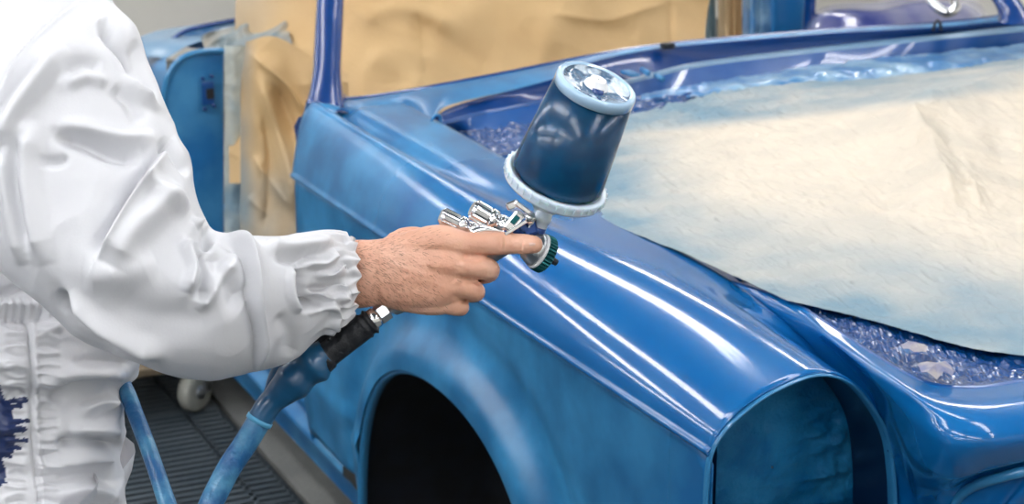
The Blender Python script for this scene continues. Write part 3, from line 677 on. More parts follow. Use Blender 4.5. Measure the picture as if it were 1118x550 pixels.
# glossy wing of another body part lying beyond the cowl
mp = surf([[pD(880, 34, 5.0), pD(892, 16, 4.98), pD(915, 8, 5.0), pD(960, 6, 5.05), pD(1010, -2, 5.1), pD(1060, 4, 5.15), pD(1078, 20, 5.2)],
           [pD(884, 34, 4.9), pD(900, 20, 4.88), pD(930, 16, 4.9), pD(970, 16, 4.95), pD(1010, 10, 5.0), pD(1055, 12, 5.05), pD(1076, 22, 5.1)],
           [pD(888, 40, 4.84), pD(905, 36, 4.84), pD(935, 36, 4.86), pD(970, 34, 4.9), pD(1010, 30, 4.95), pD(1055, 28, 5.0), pD(1076, 28, 5.05)]], 30, 90)
M['violet'] = mat('violet_grey_paint', (.03, .05, .25), .2, coat=1, col2=(.30, .30, .42), cscale=4)
o = grid_obj('far_wing', mp, M['violet'], thick=.01); keep(o, car)
tube_obj('mirror_stalk', cr([pD(1012, -6, 4.9), pD(1020, 6, 4.86), pD(1034, 14, 4.84), pD(1044, 8, 4.86), pD(1040, 0, 4.9)], 20), .013, M['chrome'], car, seg=12)

# ------------------------------------------------------------------ spray gun, cup, hose
HD = 1.75
def H(x, y, dd=0.): return pD(x, y, HD+dd)
MPP = HD/FPX                      # metres per photo pixel at the hand
gun = empty('spray_gun', H(585, 262), 'chrome and blue gravity-feed spray gun held out over the fender', 'spray gun')
def nrm(v): return v/np.linalg.norm(v)
B0 = nrm(.90*_R-.41*_U+.10*_F)            # barrel
BC = nrm(.80*_R-.42*_U+.42*_F)            # air cap axis
CU = nrm(.335*_R+.80*_U-.50*_F)           # cup axis
capc = H(586, 273, .010)
prof_cap = [(-.020, .009), (-.018, .0135), (-.008, .0150), (-.004, .0172), (0, .0180)]
lathe_obj('air_cap_collar', capc, BC, [(-.016, .006), (-.014, .011), (-.008, .0145), (-.003, .0160), (.0, .0168), (.001, .0150)], M['alu'], gun, 40)
lathe_obj('air_cap_band', capc, BC, [(.0, .0150), (.0005, .0178), (.003, .0180), (.0035, .0165)], M['plug'], gun, 40)
V, F = lathe(capc, BC, [(.003, .0165), (.0035, .0182), (.0115, .0182), (.0125, .0170), (.0130, .0120), (.0120, .0060), (.0125, .001)], 96, lambda h, a: .035*(1 if math.cos(a*32) > 0 else -1) if .003 < h < .012 else 0)
keep(me_obj('air_cap_ring', V, F, M['greencap'], smooth=False), gun)
nz = capc+BC*.012-_U*.002
tube_obj('fluid_nozzle', [nz, nz+BC*.006, nz+BC*.012], [.0042, .0038, .0032], M['black'], gun, seg=16)
for s in (-1, 1):
    n_, b_ = frame(BC); q = capc+BC*.012+b_*s*.011; tube_obj('air_horn', [q, q+BC*.006], [.0032, .0022], M['greencap'], gun, seg=10)
body0 = capc-BC*.018
tube_obj('gun_body', cr([body0, body0-B0*.012+_F*.004, H(556, 262, .012), H(535, 258, .014), H(518, 250, .014)], 24), [.0105]*6+[.0125]*12+[.0105]*6, M['bluealu'], gun)
# fluid and fan knobs with knurled ends
def knob(x0, y0, x1, y1, r, dd, name):
    a, b_ = H(x0, y0, dd-.006), H(x1, y1, dd+.004); ax = nrm(b_-a); L = np.linalg.norm(b_-a)
    kb_ = lathe_obj(name, a, ax, [(0, .001), (0, r*.72), (L*.04, r*.9), (L*.07, r), (L*.40, r), (L*.43, r*.86)], M['chrome'], gun, 72, lambda h, t: .055*(1 if math.cos(t*14) > 0 else -1) if L*.06 < h < L*.41 else 0, smooth=False)
    lathe_obj(name+'_collar', a, ax, [(L*.42, r*.80), (L*.46, r*.80), (L*.47, r*1.08), (L*.52, r*1.10), (L*.60, r*1.10), (L*.62, r*.9), (L*.72, r*.9), (L*.73, r*1.0), (L*.95, r*1.0), (L*.97, r*.6)], M['chrome'], kb_, 40)
knob(481, 234.5, 525, 256, .0082, .010, 'fluid_knob')
knob(515, 227, 556, 250, .0098, .004, 'fan_knob')
# white-bright bridge casting and lever
tube_obj('bridge', cr([H(515, 256, .004), H(530, 250, .003), H(545, 252, .004), H(552, 256, .006)], 16), .0075, M['chrome'], gun)
ax3 = np.array([nrm(B0*.85+CU*.5), nrm(np.cross(nrm(B0*.85+CU*.5), _F)), _F])
axg = np.array([B0, nrm(np.cross(_F, B0)), nrm(np.cross(B0, nrm(np.cross(_F, B0))))])
def bar(x0, y0, x1, y1, w, t, dd, name, m):
    a, b_ = H(x0, y0, dd), H(x1, y1, dd); d = nrm(b_-a); s_ = nrm(np.cross(d, _F)); n_ = np.cross(d, s_)
    return box_obj(name, (a+b_)/2, np.linalg.norm(b_-a), w, t, m, gun, np.array([d, s_, n_]), bevel=min(w, t)*.22)
bar(553, 226.5, 566, 221, .0075, .008, -.006, 'lever_hook', M['chrome'])
bar(562, 220.5, 583, 236, .0050, .009, -.006, 'lever_arm', M['chrome'])
bar(553, 252, 569, 232, .0115, .010, -.004, 'needle_block', M['chrome'])
bar(559, 244, 566, 236, .0050, .003, -.011, 'needle_window', M['greencap'])
bar(551, 256, 582, 237, .0035, .006, -.010, 'trigger_link', M['chrome'])
bar(566, 252, 586, 246, .016, .012, .008, 'head_casting', M['bluealu'])
p = H(579, 238, -.010); tube_obj('pivot_screw', [p, p-_F*.006], .0050, M['chrome'], gun, seg=16)
p = H(579, 238, -.0165); tube_obj('pivot_screw', [p, p-_F*.002], .0028, M['alu'], gun, seg=12)
tube_obj('trigger', cr([H(579, 240, 0), H(573, 255, .014), H(562, 266, .024), H(548, 272, .034)], 20), .0042, M['chrome'], gun, squash=(_R, 1))
# cup neck, cone, flange, wall, paint inside and lid
ft = H(607, 197, .0)                         # flange centre
nk = H(589, 247, .012)
CN = nrm(ft-nk); LN = np.linalg.norm(ft-nk)
lathe_obj('cup_neck', nk, CN, [(0, .0075), (LN*.12, .0078), (LN*.13, .0092), (LN*.22, .0092), (LN*.23, .0080), (LN*.42, .0085)], M['cuplid'], gun)
tube_obj('neck_fitting', [nk-CN*.014, nk+CN*.003], .0072, M['bluealu'], gun)
RC, RF = .0450, .0500
def wobble(h, a): return 0
lathe_obj('cup_cone', ft, CU, [(-.040, .0085), (-.036, .0095), (-.028, .016), (-.014, .036), (-.006, .0455), (-.004, .047)], M['cuplid'], gun, 64)
lathe_obj('cup_flange', ft, CU, [(-.0075, .044), (-.0075, RF), (-.005, RF+.0012), (-.003, RF+.0002), (-.0015, RF+.0012), (.002, RF+.0012), (.0035, RF), (.0035, RF-.004), (.0005, RF-.006), (.0005, .040)], M['cuplid'], gun, 72)
for k in range(36):
    a = 2*math.pi*k/36; n_, b_ = frame(CU); d = n_*math.cos(a)+b_*math.sin(a); t_ = np.cross(CU, d)
    box_obj('flange_rib', ft+CU*(-.0005)+d*(RF+.0012), .0016, .0020, .0065, M['cuplid'], gun, np.array([t_, d, CU]))
LC = .1080
rt = .0375
lathe_obj('cup_wall', ft, CU, [(.0, RC+.0022), (.004, RC+.0008), (LC, rt+.0010), (LC+.001, rt+.0010)], mat('clear_cup_wall', (.82, .90, .96), .06, trans=1., ior=1.08, coat=.0), gun, 72)
lathe_obj('cup_paint', ft, CU, [(.002, .001), (.002, RC-.0030), (.006, RC-.0020), (LC-.009, rt-.0002), (LC-.0085, .001)], M['cupblue'], gun, 72)
lathe_obj('cup_top_band', ft, CU, [(LC-.008, rt+.0005), (LC-.0075, rt+.0016), (LC-.001, rt+.0018), (LC+.002, rt+.0010), (LC+.003, rt-.002), (LC+.0015, rt-.0045)], M['cupband'], gun, 72)
def ripple(h, a): return 0
M['lidin'] = mat('wet_paint_and_glare', (.05, .13, .24), .10, coat=1, col2=(.70, .82, .92), cscale=42, cdet=3, bump=(60, .9, 4), lo=.50, hi=.58)  # dark wet paint, with white glare painted in as pale patches
lathe_obj('cup_lid', ft, CU, [(LC+.0015, rt-.0040), (LC-.002, rt-.0052), (LC-.002, .014), (LC-.001, .012)], M['lidin'], gun, 72)
lathe_obj('lid_boss', ft, CU, [(LC-.003, .0125), (LC+.002, .0110), (LC+.0025, .0085), (LC+.006, .0080), (LC+.0065, .0065), (LC+.0062, .001)], M['plug'], gun, 40)
nn_, bb_ = frame(CU)
lathe_obj('vent_plug', ft+nrm(-_R*.2-_U*.9+CU*((_R*.2+_U*.9)@CU))*.010, CU, [(LC-.002, .006), (LC+.001, .0055), (LC+.0015, .001)], M['paint_deep'], gun, 24)
# handle behind the palm
tube_obj('handle', cr([H(560, 262, .020), H(530, 275, .040), H(495, 297, .045), H(455, 318, .040), H(430, 332, .020)], 30), cr([[.010], [.014], [.016], [.015], [.011]], 30)[:, 0], M['alu'], gun, squash=(_F, .8))
# air fitting
def chain(name, a, b_, prof, m, parent, seg=6, smooth=False):
    ax = nrm(b_-a); L = np.linalg.norm(b_-a)
    return lathe_obj(name, a, ax, [(h*L, r) for h, r in prof], m, parent, seg, smooth=smooth)
fa_, fb_ = H(432, 331, .018), H(402, 352, .012)
chain('inlet_nipple', fa_, fb_, [(0, .0065), (.35, .0065), (.36, .008), (.40, .008)], M['alu'], gun, 24, True)
chain('inlet_hex_nut', fa_, fb_, [(.30, .001), (.30, .0092), (.33, .0098), (.62, .0098), (.66, .009), (.66, .001)], M['alu'], gun, 6)
chain('inlet_collar', fa_, fb_, [(.66, .0088), (.72, .0105), (.92, .0105), (1, .0095)], M['chrome'], gun, 24, True)

hose = empty('air_hose', H(350, 388, .01), 'blue air hose with black coupling looping down from the spray gun', 'hose')
cp = cr([H(407, 349, .012), H(394, 359, .012), H(377, 372, .012), H(358, 387, .012), H(346, 398, .012)], 40)
tt_ = np.linspace(0, 1, 40)
tube_obj('coupling', cp, .0128+.0012*np.sin(tt_*40)*(tt_ < .2)+.0015*(tt_ > .75)-.002*(tt_ < .05), M['black'], hose, seg=24)
cp2 = cr([H(340, 378, .022), H(352, 372, .022), H(368, 365, .02), H(384, 352, .02)], 20)
tube_obj('coupling_latch', cp2, .0115, M['black'], hose, seg=16)
wp = cr([H(357, 385, .012), H(346, 393, .012), H(333, 404, .012), H(318, 418, .012), H(303, 432, .012), H(292, 444, .012), H(283, 459, .012)], 80)
tw = np.linspace(0, 1, 80); wr = .0145+.0065*np.exp(-((tw-.22)/.11)**2)+.0045*np.exp(-((tw-.47)/.10)**2)-.0022*sm(tw, .6, .75)
tube_obj('tape_wrap', wp, wr, M['tapeblue'], hose, seg=32)
tube_obj('tape_flap', cr([H(341, 381, .022), H(326, 392, .02), H(313, 400, .02), H(302, 414, .02), H(291, 434, .018)], 30), cr([[.006], [.011], [.012], [.009], [.004]], 30)[:, 0], M['tapeblue'], hose, seg=16)
tube_obj('hose_ring', [H(284.5, 456.5, .012), H(282, 461, .012)], .0133, M['hose_ring'], hose, seg=28)
hp_ = cr([H(283, 459, .012), H(268, 484, .012), H(252, 508, .012), H(238, 534, .010), H(226, 562, .005), H(214, 610, -.02), H(206, 680, -.06), H(204, 740, -.1), H(200, 690, -.03), H(195, 620, .0), H(188, 570, .03), H(176, 530, .05), H(163, 492, .07), H(147, 450, .10), H(137, 425, .12), H(120, 395, .16), H(95, 372, .2)], 220)
tr = np.linspace(0, 1, 220); tube_obj('hose_line', hp_, .0118-.0036*sm(tr, .5, .72), M['hose'], hose, seg=20)

# ------------------------------------------------------------------ the worker
wk = empty('person', (float(pD(-25, 600, 1.85)[0]), float(pD(-25, 600, 1.85)[1]), 0), 'person in white coverall aiming the spray gun at the fender', 'person')
def balls(chains, seg=14):
    """overlapping ellipsoids along chains; chain=[(point, r_in_plane, r_depth)...]"""
    V = []; F = []
    us = [(math.sin(math.pi*i/seg), math.cos(math.pi*i/seg)) for i in range(seg+1)]
    for ch, st_ in chains:
        pts = np.array([c[0] for c in ch]); rr = np.array([[c[1], c[2]] for c in ch])
        n = 1+int(sum(np.linalg.norm(np.diff(pts, axis=0), axis=1))/st_)
        if len(ch) > 2: P = cr(pts, n); Rr = cr(rr, n)
        else: t = np.linspace(0, 1, n)[:, None]; P = pts[0]*(1-t)+pts[1]*t; Rr = rr[0]*(1-t)+rr[1]*t
        for p, (r, rd) in zip(P, Rr):
            b = len(V)
            for (s, c) in us:
                for k in range(2*seg):
                    a = math.pi*k/seg; V.append(p+_R*s*math.cos(a)*r+_U*c*r+_F*s*math.sin(a)*rd)
            F += gfaces(seg+1, 2*seg, cv=True, base=b, flip=True)
    return V, F
def remeshed(V, F, vox, smooth_it, fac=.6):
    o = me_obj('temp', V, F); md = o.modifiers.new('r', 'REMESH'); md.mode = 'VOXEL'; md.voxel_size = vox
    s = o.modifiers.new('s', 'SMOOTH'); s.iterations = smooth_it; s.factor = fac
    dg = bpy.context.evaluated_depsgraph_get(); m = o.evaluated_get(dg).to_mesh()
    vs = np.empty(len(m.vertices)*3); m.vertices.foreach_get('co', vs); ns = np.empty(len(m.vertices)*3); m.vertices.foreach_get('normal', ns)
    fs = [tuple(p.vertices) for p in m.polygons]
    o.evaluated_get(dg).to_mesh_clear(); bpy.data.objects.remove(o)
    return vs.reshape(-1, 3), ns.reshape(-1, 3), fs
k_ = MPP
def c3(x, y, dd, r, rd=None): return (H(x, y, dd), r*k_, (rd if rd is not None else r)*k_)
hand = [
 ([c3(300, 300, .02, 40, 34), c3(350, 299, .02, 39, 32), c3(392, 299, .015, 38, 27), c3(412, 297, .014, 36.5, 23), c3(432, 296, .012, 38, 21)], .004),
 ([c3(426, 283, .012, 24, 20), c3(455, 268, .004, 18, 18), c3(480, 262, -.002, 17, 17), c3(505, 267, -.004, 15, 15)], .003),      # index ray
 ([c3(426, 292, .012, 28, 20), c3(455, 288, .004, 24, 18), c3(482, 286, -.003, 20, 17), c3(506, 290, -.003, 15.5, 16)], .003),
 ([c3(426, 303, .012, 28, 20), c3(455, 310, .006, 24, 17), c3(480, 313, .0, 19, 16), c3(500, 313, .002, 14, 14)], .003),
 ([c3(426, 312, .012, 24, 18), c3(450, 322, .012, 20, 16), c3(472, 329, .008, 15.5, 14), c3(490, 330, .008, 13, 12)], .003),
 ([c3(436, 295, .006, 40, 18), c3(470, 294, -.0005, 42, 17), c3(490, 298, .001, 33, 14)], .003),
 ([c3(450, 290, .022, 44, 12), c3(485, 298, .022, 38, 10)], .004),                                            # palm depth
 ([c3(505, 267, -.004, 14.5, 15), c3(527, 266, -.006, 12.8, 13), c3(546, 265.5, -.006, 13, 12.5), c3(561, 266, -.007, 11.5, 11.5), c3(575, 266.5, -.013, 11, 10.5), c3(583.5, 267, -.016, 9.5, 8.5)], .002),
 ([c3(506, 289, -.003, 14.5, 15), c3(522, 292, -.004, 13, 13), c3(533, 294, .002, 12.6, 13), c3(531, 298, .016, 11.5, 12), c3(515, 300, .034, 10.5, 11), c3(498, 298, .040, 9.5, 9.5)], .002),
 ([c3(499, 312, .002, 14, 14), c3(511, 315, .001, 12, 12), c3(519, 318, .006, 11, 11.5), c3(516, 320, .020, 10.5, 11), c3(500, 320, .036, 10, 10), c3(486, 316, .040, 9, 9)], .002),
 ([c3(488, 330, .008, 12, 12), c3(497, 334, .008, 10.5, 10.5), c3(503, 335, .013, 9.8, 10), c3(499, 336, .024, 9.2, 10), c3(486, 334, .036, 8.8, 9), c3(474, 330, .040, 8, 8)], .002),
 ([c3(430, 280, .030, 22, 16), c3(455, 266, .045, 15, 14), c3(485, 264, .060, 12, 12), c3(510, 270, .066, 11, 11), c3(528, 276, .064, 9.5, 9)], .003)]
V, F = balls(hand, 10)
hv, hn, hf = remeshed(V, F, .00125, 7)
front = sm(-(hn@_F), .0, .5)
hv = folds(hv, hn, [
 ([(525, 282), (512, 281), (503, 279)], -.0022, 4), ([(526, 309), (512, 306), (504, 303)], -.0018, 3.5), ([(512, 329), (502, 326), (494, 322)], -.0016, 3.5),
 ([(455, 272), (480, 268), (500, 268)], .0007, 6), ([(455, 288), (480, 290), (498, 293)], .0009, 5), ([(450, 303), (475, 309), (490, 313)], .0007, 5), ([(448, 317), (470, 325), (484, 328)], .0006, 5),
 ([(502, 258), (505, 266), (503, 275)], .0008, 5), ([(504, 285), (507, 293), (503, 301)], .0012, 5), ([(495, 306), (498, 314), (493, 321)], .0009, 5),
 ([(550, 256), (552, 265), (550, 274)], -.0011, 2), ([(545, 257), (546, 265), (545, 273)], -.0009, 1.6), ([(569, 258), (570, 266), (569, 274)], -.0009, 1.8), ([(534, 285), (536, 293), (533, 301)], -.0005, 1.5),
 ([(425, 262), (428, 290), (420, 325)], -.0012, 9), ([(420, 285), (450, 296), (470, 300)], .0006, 3), ([(430, 312), (452, 300), (476, 302)], .0005, 3)], front)
wr_ = fbm(hv*1., 260, 2, 3.); hv = hv+hn*(wr_*.00016)[:, None]
# body under the clothes
hips = pD(-25, 560, 1.87); fw = np.array([_R[0], _R[1], 0.]); away = _h.copy(); up = _Z
S0 = pD(20, -60, 1.90); chest = pD(-15, 120, 1.90); belly = pD(-15, 330, 1.88)
rs = pD(25, 60, 1.78); ls = pD(5, -25, 2.04)
elb = pD(170, 325, 1.66); wri = H(345, 300, .02)
headc = pD(55, -230, 1.92)
def e3(p, r, rd=None): return (np.asarray(p, float), r, rd if rd is not None else r)
hipR, hipL = hips-away*.07, hips+away*.09
def toz(p, z, off=(0, 0)): return np.array([p[0]+off[0], p[1]+off[1], z])
bodych = [([e3(hips, .115, .095), e3(belly, .10, .085), e3(chest, .105, .085), e3(S0, .075, .09)], .02),
 ([e3(S0, .07), e3(S0*.5+headc*.5, .055), e3(headc+up*-.06, .06)], .015),
 ([e3(headc, .088, .075), e3(headc+up*.03-fw*.01, .095, .078)], .01), ([e3(headc+fw*.04-up*.06, .05, .05), e3(headc+fw*.065-up*.085, .028, .03)], .01),
 ([e3(headc+fw*.095+up*.01, .010), e3(headc+fw*.112-up*.022, .014, .013)], .004),
 ([e3(headc+fw*.088-up*.048, .012, .022), e3(headc+fw*.086-up*.058, .012, .02)], .004),
 ([e3(headc-away*.078, .026, .010), e3(headc-away*.080-up*.02, .018, .009)], .006), ([e3(headc+away*.078, .026, .010), e3(headc+away*.080-up*.02, .018, .009)], .006),
 ([e3(rs, .050), e3(rs*.5+elb*.5, .046), e3(elb, .042)], .012), ([e3(elb, .042), e3(elb*.6+wri*.4, .042), e3(wri, .032, .028)], .010)]
lelb = ls-fw*.09-up*.29; lwr = lelb+fw*.0-up*.24
bodych += [([e3(ls, .06), e3(lelb, .042), e3(lwr, .027)], .012)]
bodych += [([e3(lwr, .028), e3(lwr+fw*.02-up*.07, .034, .016)], .006)]
for q_, (fx, ln) in enumerate(((-.028, .075), (-.010, .085), (.010, .082), (.026, .065))):
    b_ = lwr+fw*(.02+fx)-up*.085; bodych.append(([e3(b_, .010), e3(b_-up*ln*.55+fw*.004, .009), e3(b_-up*ln*.95+fw*.018, .008)], .004))
bodych.append(([e3(lwr+fw*.03-up*.03, .012), e3(lwr+fw*.065-up*.07, .010), e3(lwr+fw*.07-up*.10, .009)], .004))
for hp0, sgn, lean in ((hipR, -1, .06), (hipL, 1, -.05)):
    kn = toz(hp0, .48, fw[:2]*(.03+lean)); an = toz(hp0, .10, fw[:2]*(lean)-0*away[:2])
    bodych.append(([e3(hips-up*.02, .08), e3(hp0-up*.13, .078), e3(hp0*.5+kn*.5, .072), e3(kn, .055)], .02)); bodych.append(([e3(kn, .055), e3(kn*.6+an*.4, .052), e3(an, .036)], .015))
V, F = balls(bodych, 8)
bv, bn, bfc = remeshed(V, F, .007, 3)
allv = np.concatenate([hv, bv]); allf = hf+[tuple(i+len(hv) for i in f) for f in bfc]
body = me_obj('body', allv, allf, M['skin']); keep(body, wk)
# eyes and hair
for s in (-1, 1):
    e = headc+fw*.078+away*s*.030+up*.012; lathe_obj('eye', e-fw*.006, fw, [(0, .011), (.006, .010), (.010, .006), (.0115, .001)], M['plug'], wk, 20)
# fingernail on the outstretched index finger
nv_ = surf([[H(577, 263.5, -.0215), H(578, 266.5, -.0235), H(577.5, 270, -.0215)], [H(584, 263, -.0215), H(585, 266.5, -.0230), H(584, 270.5, -.0215)], [H(590, 264, -.0175), H(591.5, 267, -.018), H(590, 270, -.0175)]], 14, 14)
grid_obj('fingernail', nv_, M['nail'], wk)
# short dark hairs lying over wrist and back of the hand
V = []; F = []
cand = np.where((front > .6))[0]; Qh = proj(hv)
for i in cand[np.random.permutation(len(cand))[:6000]]:
    x, y = Qh[i]
    if not (378 < x < 500 and 250 < y < 342): continue
    dens = 1 if x < 440 else .35*(x < 480)+.06
    if random.random() > dens*.45: continue
    p = hv[i]; n = hn[i]; d = nrm(_R*(1+.3*random.random())-_U*(.25+.8*random.random())*(1 if y > 275 else -.2)+n*.25); l = random.uniform(.003, .0065); w = nrm(np.cross(d, n))*.00011
    b = len(V); V += [p+w, p-w, p+d*l*.5+n*.0006-w, p+d*l*.5+n*.0006+w, p+d*l+n*.0004]; F += [(b, b+1, b+2, b+3), (b+3, b+2, b+4)]
o = me_obj('arm_hair', V, F, M['hair'], smooth=False); o['kind'] = 'stuff'; keep(o, wk)

# clothing: lofts measured from both contours
def loft(secs, nu, nv, kd=.85, pw=1.0):
    A_ = np.array([[*pD(a[0], a[1], d), *pD(b[0], b[1], d), kk] for a, b, d, kk in secs]); A_ = cr(A_, nu)
    G_ = np.empty((nu, nv, 3)); Fr = np.empty((nu, nv))
    for i in range(nu):
        a, b, kk = A_[i, :3], A_[i, 3:6], A_[i, 6]; c = (a+b)/2; u = (a-b)/2; r = np.linalg.norm(u)
        for j in range(nv):
            t = 2*math.pi*j/nv; cs, sn = math.cos(t), math.sin(t)
            G_[i, j] = c+u*cs-_F*(sn*r*kk); Fr[i, j] = sn
    return G_, Fr
sl = [((90, -120), (-70, -10), 1.78, .5), ((112, -50), (-100, 70), 1.74, .62), ((122, -5), (-110, 130), 1.72, .65), ((150, 32), (-95, 180), 1.70, .66), ((170, 82), (-60, 225), 1.69, .66), ((190, 135), (-30, 262), 1.68, .68),
      ((207, 172), (5, 300), 1.67, .70), ((214, 212), (45, 335), 1.66, .75), ((228, 246), (90, 372), 1.66, .8), ((248, 254), (140, 394), 1.665, .85), ((274, 256), (190, 412), 1.675, .85),
      ((300, 256), (236, 417), 1.69, .85), ((324, 252), (278, 408), 1.705, .85), ((346, 250), (318, 394), 1.72, .85), ((362, 250), (346, 374), 1.735, .82), ((374, 254), (366, 360), 1.745, .8), ((381, 258), (380, 353), 1.75, .8), ((385, 263), (386, 344), 1.755, .8)]
nu, nv = 420, 420
SG, SF = loft(sl, nu, nv)
# cuff: gathered ruffles and bowed edge
tu = np.linspace(0, 1, nu)[:, None]; ang = np.linspace(0, 2*math.pi, nv, endpoint=False)[None, :]
cuff = sm(tu, .80, .93)
ctr = SG.mean(1, keepdims=True); rad = SG-ctr; radn = rad/np.linalg.norm(rad, axis=-1, keepdims=True)
ruf = np.sin(13*ang+2.2*np.sin(2*ang+1)+1.5*np.sin(tu*30))+.5*np.sin(23*ang+3*np.sin(ang)+tu*18)
SG = SG+radn*(cuff*ruf*.0026)[..., None]
armd = nrm(H(400, 300)-H(330, 300)); SG = SG+armd*(sm(tu, .9, 1)*np.clip(SF, -1, 1)*.0085+cuff*.0022*np.sin(13*ang+1)*sm(tu, .95, 1))[..., None]
Nn = gnormals(SG, cv=True); 
if (Nn[nu//2, nv//4]@_F) > 0: Nn = -Nn
P = SG.reshape(-1, 3); N = Nn.reshape(-1, 3); mk = np.clip(SF.reshape(-1)*2.5, 0, 1)
sfold = [
 ([(108, 20), (122, 42), (138, 62), (152, 88)], -.016, 10), ([(104, 16), (116, 44), (135, 75), (150, 98), (176, 118)], .008, 6, 'g'), ([(150, 40), (162, 75), (172, 105)], -.010, 7),
 ([(68, 78), (90, 68), (112, 74)], -.006, 7), ([(72, 92), (96, 84), (118, 92)], .005, 7), ([(122, 95), (140, 110), (155, 135)], -.006, 8),
 ([(60, 146), (92, 156), (125, 168), (155, 168)], -.012, 8), ([(62, 138), (95, 142), (140, 152), (170, 150)], .007, 8), ([(42, 176), (62, 176), (75, 172)], -.005, 5),
 ([(182, 160), (165, 182), (140, 218), (118, 258), (106, 282)], -.020, 8, 's'), ([(176, 150), (192, 168), (208, 190)], -.010, 6), ([(196, 205), (170, 228), (140, 262), (125, 290)], .010, 14),
 ([(0, 165), (12, 130), (35, 95), (70, 50)], .010, 12), ([(-5, 130), (15, 95), (50, 60)], -.006, 7), ([(35, 130), (30, 180), (38, 240), (50, 290)], .010, 12), ([(8, 160), (12, 220), (25, 290)], .008, 10), ([(20, 150), (20, 210), (34, 275)], -.007, 6),
 ([(0, 92), (20, 62), (50, 30), (84, 2)], .006, 3, 's'), ([(200, 262), (212, 290), (205, 320)], .012, 7), ([(214, 262), (222, 300), (218, 330)], -.010, 7),
 ([(228, 250), (250, 256), (268, 268), (277, 295), (280, 335), (285, 370), (280, 405)], -.016, 7, 's'), ([(232, 262), (242, 285), (258, 318), (272, 335)], -.010, 14), ([(215, 340), (245, 300), (262, 278)], .006, 8), ([(230, 248), (222, 240), (212, 246)], .010, 6),
 ([(216, 232), (228, 250), (225, 268)], -.012, 5), ([(327, 292), (329, 315), (338, 332), (362, 328)], -.016, 7), ([(318, 290), (318, 320), (328, 342)], .008, 5), ([(330, 285), (350, 288), (368, 276)], .007, 5), ([(336, 342), (362, 334), (366, 345), (358, 372)], .008, 4),
 ([(290, 262), (310, 270), (340, 268), (364, 262)], .007, 7), ([(300, 278), (325, 284), (345, 276)], -.006, 6), ([(345, 300), (362, 300), (378, 292)], .006, 4), ([(340, 316), (360, 314), (378, 310)], -.006, 4), ([(350, 325), (372, 326), (384, 322)], .006, 4), ([(300, 345), (318, 365), (315, 392)], -.004, 10),
 ([(60, 318), (78, 345), (112, 372), (130, 380)], -.012, 8), ([(75, 318), (95, 345), (140, 372), (180, 388)], .010, 8), ([(120, 318), (150, 340), (200, 350), (240, 338)], -.004, 20), ([(90, 300), (130, 300), (170, 285)], .006, 18), ([(150, 190), (185, 215), (205, 232)], .006, 9)]
sfold = [(l[0], l[1]*1.5, *l[2:]) for l in sfold]
P = folds(P, N, sfold, mk)
rn = fbm(P, 16, 3, 21.); rn2 = np.abs(fbm(P, 11, 2, 31.)); P = P+N*((rn*.0015-rn2*.004))[:, None]
SG = P.reshape(SG.shape)
# cuff inner return so that the opening has thickness
inner = [SG[-1]*.5+SG[-1:].mean(1)*.5*0+SG[-1]*.5]
endc = SG[-1].mean(0); ring2 = endc+(SG[-1]-endc)*.93-armd*.002; ring3 = endc+(SG[-1]-endc)*.90-armd*.02
SG = np.concatenate([SG, ring2[None], ring3[None]], 0)
CV = list(SG.reshape(-1, 3)); CF = gfaces(len(SG), nv, cv=True); stain = [0.]*len(CV)
# torso and hips
to = [((70, -150), (-95, -150), 1.90, .9), ((95, -90), (-150, -90), 1.90, 1.0), ((100, -10), (-185, -10), 1.90, .85), ((105, 90), (-195, 90), 1.89, .72), ((110, 200), (-195, 200), 1.885, .72), ((118, 290), (-190, 290), 1.88, .74), ((128, 335), (-185, 335), 1.875, .76),
      ((143, 365), (-188, 365), 1.87, .78), ((152, 390), (-190, 390), 1.87, .8), ((148, 412), (-190, 412), 1.87, .8), ((134, 428), (-190, 428), 1.87, .8), ((137, 450), (-190, 450), 1.87, .8), ((135, 478), (-190, 478), 1.87, .8), ((128, 500), (-190, 500), 1.87, .8), ((133, 520), (-190, 520), 1.87, .8), ((138, 545), (-188, 545), 1.87, .82), ((138, 620), (-182, 620), 1.87, .85), ((120, 700), (-170, 700), 1.88, .8)]
nuT, nvT = 420, 480
TG, TF = loft(to, nuT, nvT)
Nn = gnormals(TG, cv=True)
if (Nn[nuT//2, nvT//4]@_F) > 0: Nn = -Nn
P = TG.reshape(-1, 3); N = Nn.reshape(-1, 3); mk = np.clip(TF.reshape(-1)*3+.3, 0, 1)
tfold = [([(-20, 322), (10, 318), (30, 312), (60, 322)], -.008, 5), ([(-20, 335), (12, 332), (45, 334), (75, 345)], .006, 6), ([(-10, 347), (20, 346), (60, 352), (95, 368)], -.006, 5), ([(40, 352), (80, 360), (120, 378), (150, 384)], .009, 9),
 ([(135, 424), (108, 420), (82, 424), (55, 440)], -.012, 6), ([(140, 410), (110, 408), (78, 408), (40, 418)], .009, 8), ([(150, 396), (120, 392), (80, 394)], -.005, 6), ([(130, 446), (112, 440), (86, 450)], .008, 7), ([(140, 492), (115, 484), (88, 480), (60, 484)], -.011, 6), ([(134, 472), (105, 470), (75, 470)], .008, 8), ([(130, 505), (105, 500), (80, 502), (50, 508)], .007, 8), ([(135, 528), (105, 518), (75, 520), (50, 530)], -.006, 7), ([(130, 545), (95, 536), (60, 545)], .006, 7),
 ([(26, 318), (32, 370), (35, 430), (37, 490), (44, 550), (46, 600)], -.004, 2.2), ([(32, 318), (38, 370), (41, 430), (43, 490), (50, 550)], .003, 2.5), ([(28, 440), (10, 430), (-20, 436)], -.005, 7), ([(30, 480), (0, 470), (-30, 480)], .004, 9), ([(34, 405), (10, 398), (-20, 402)], .005, 8), ([(36, 520), (10, 515), (-20, 522)], -.004, 7)]
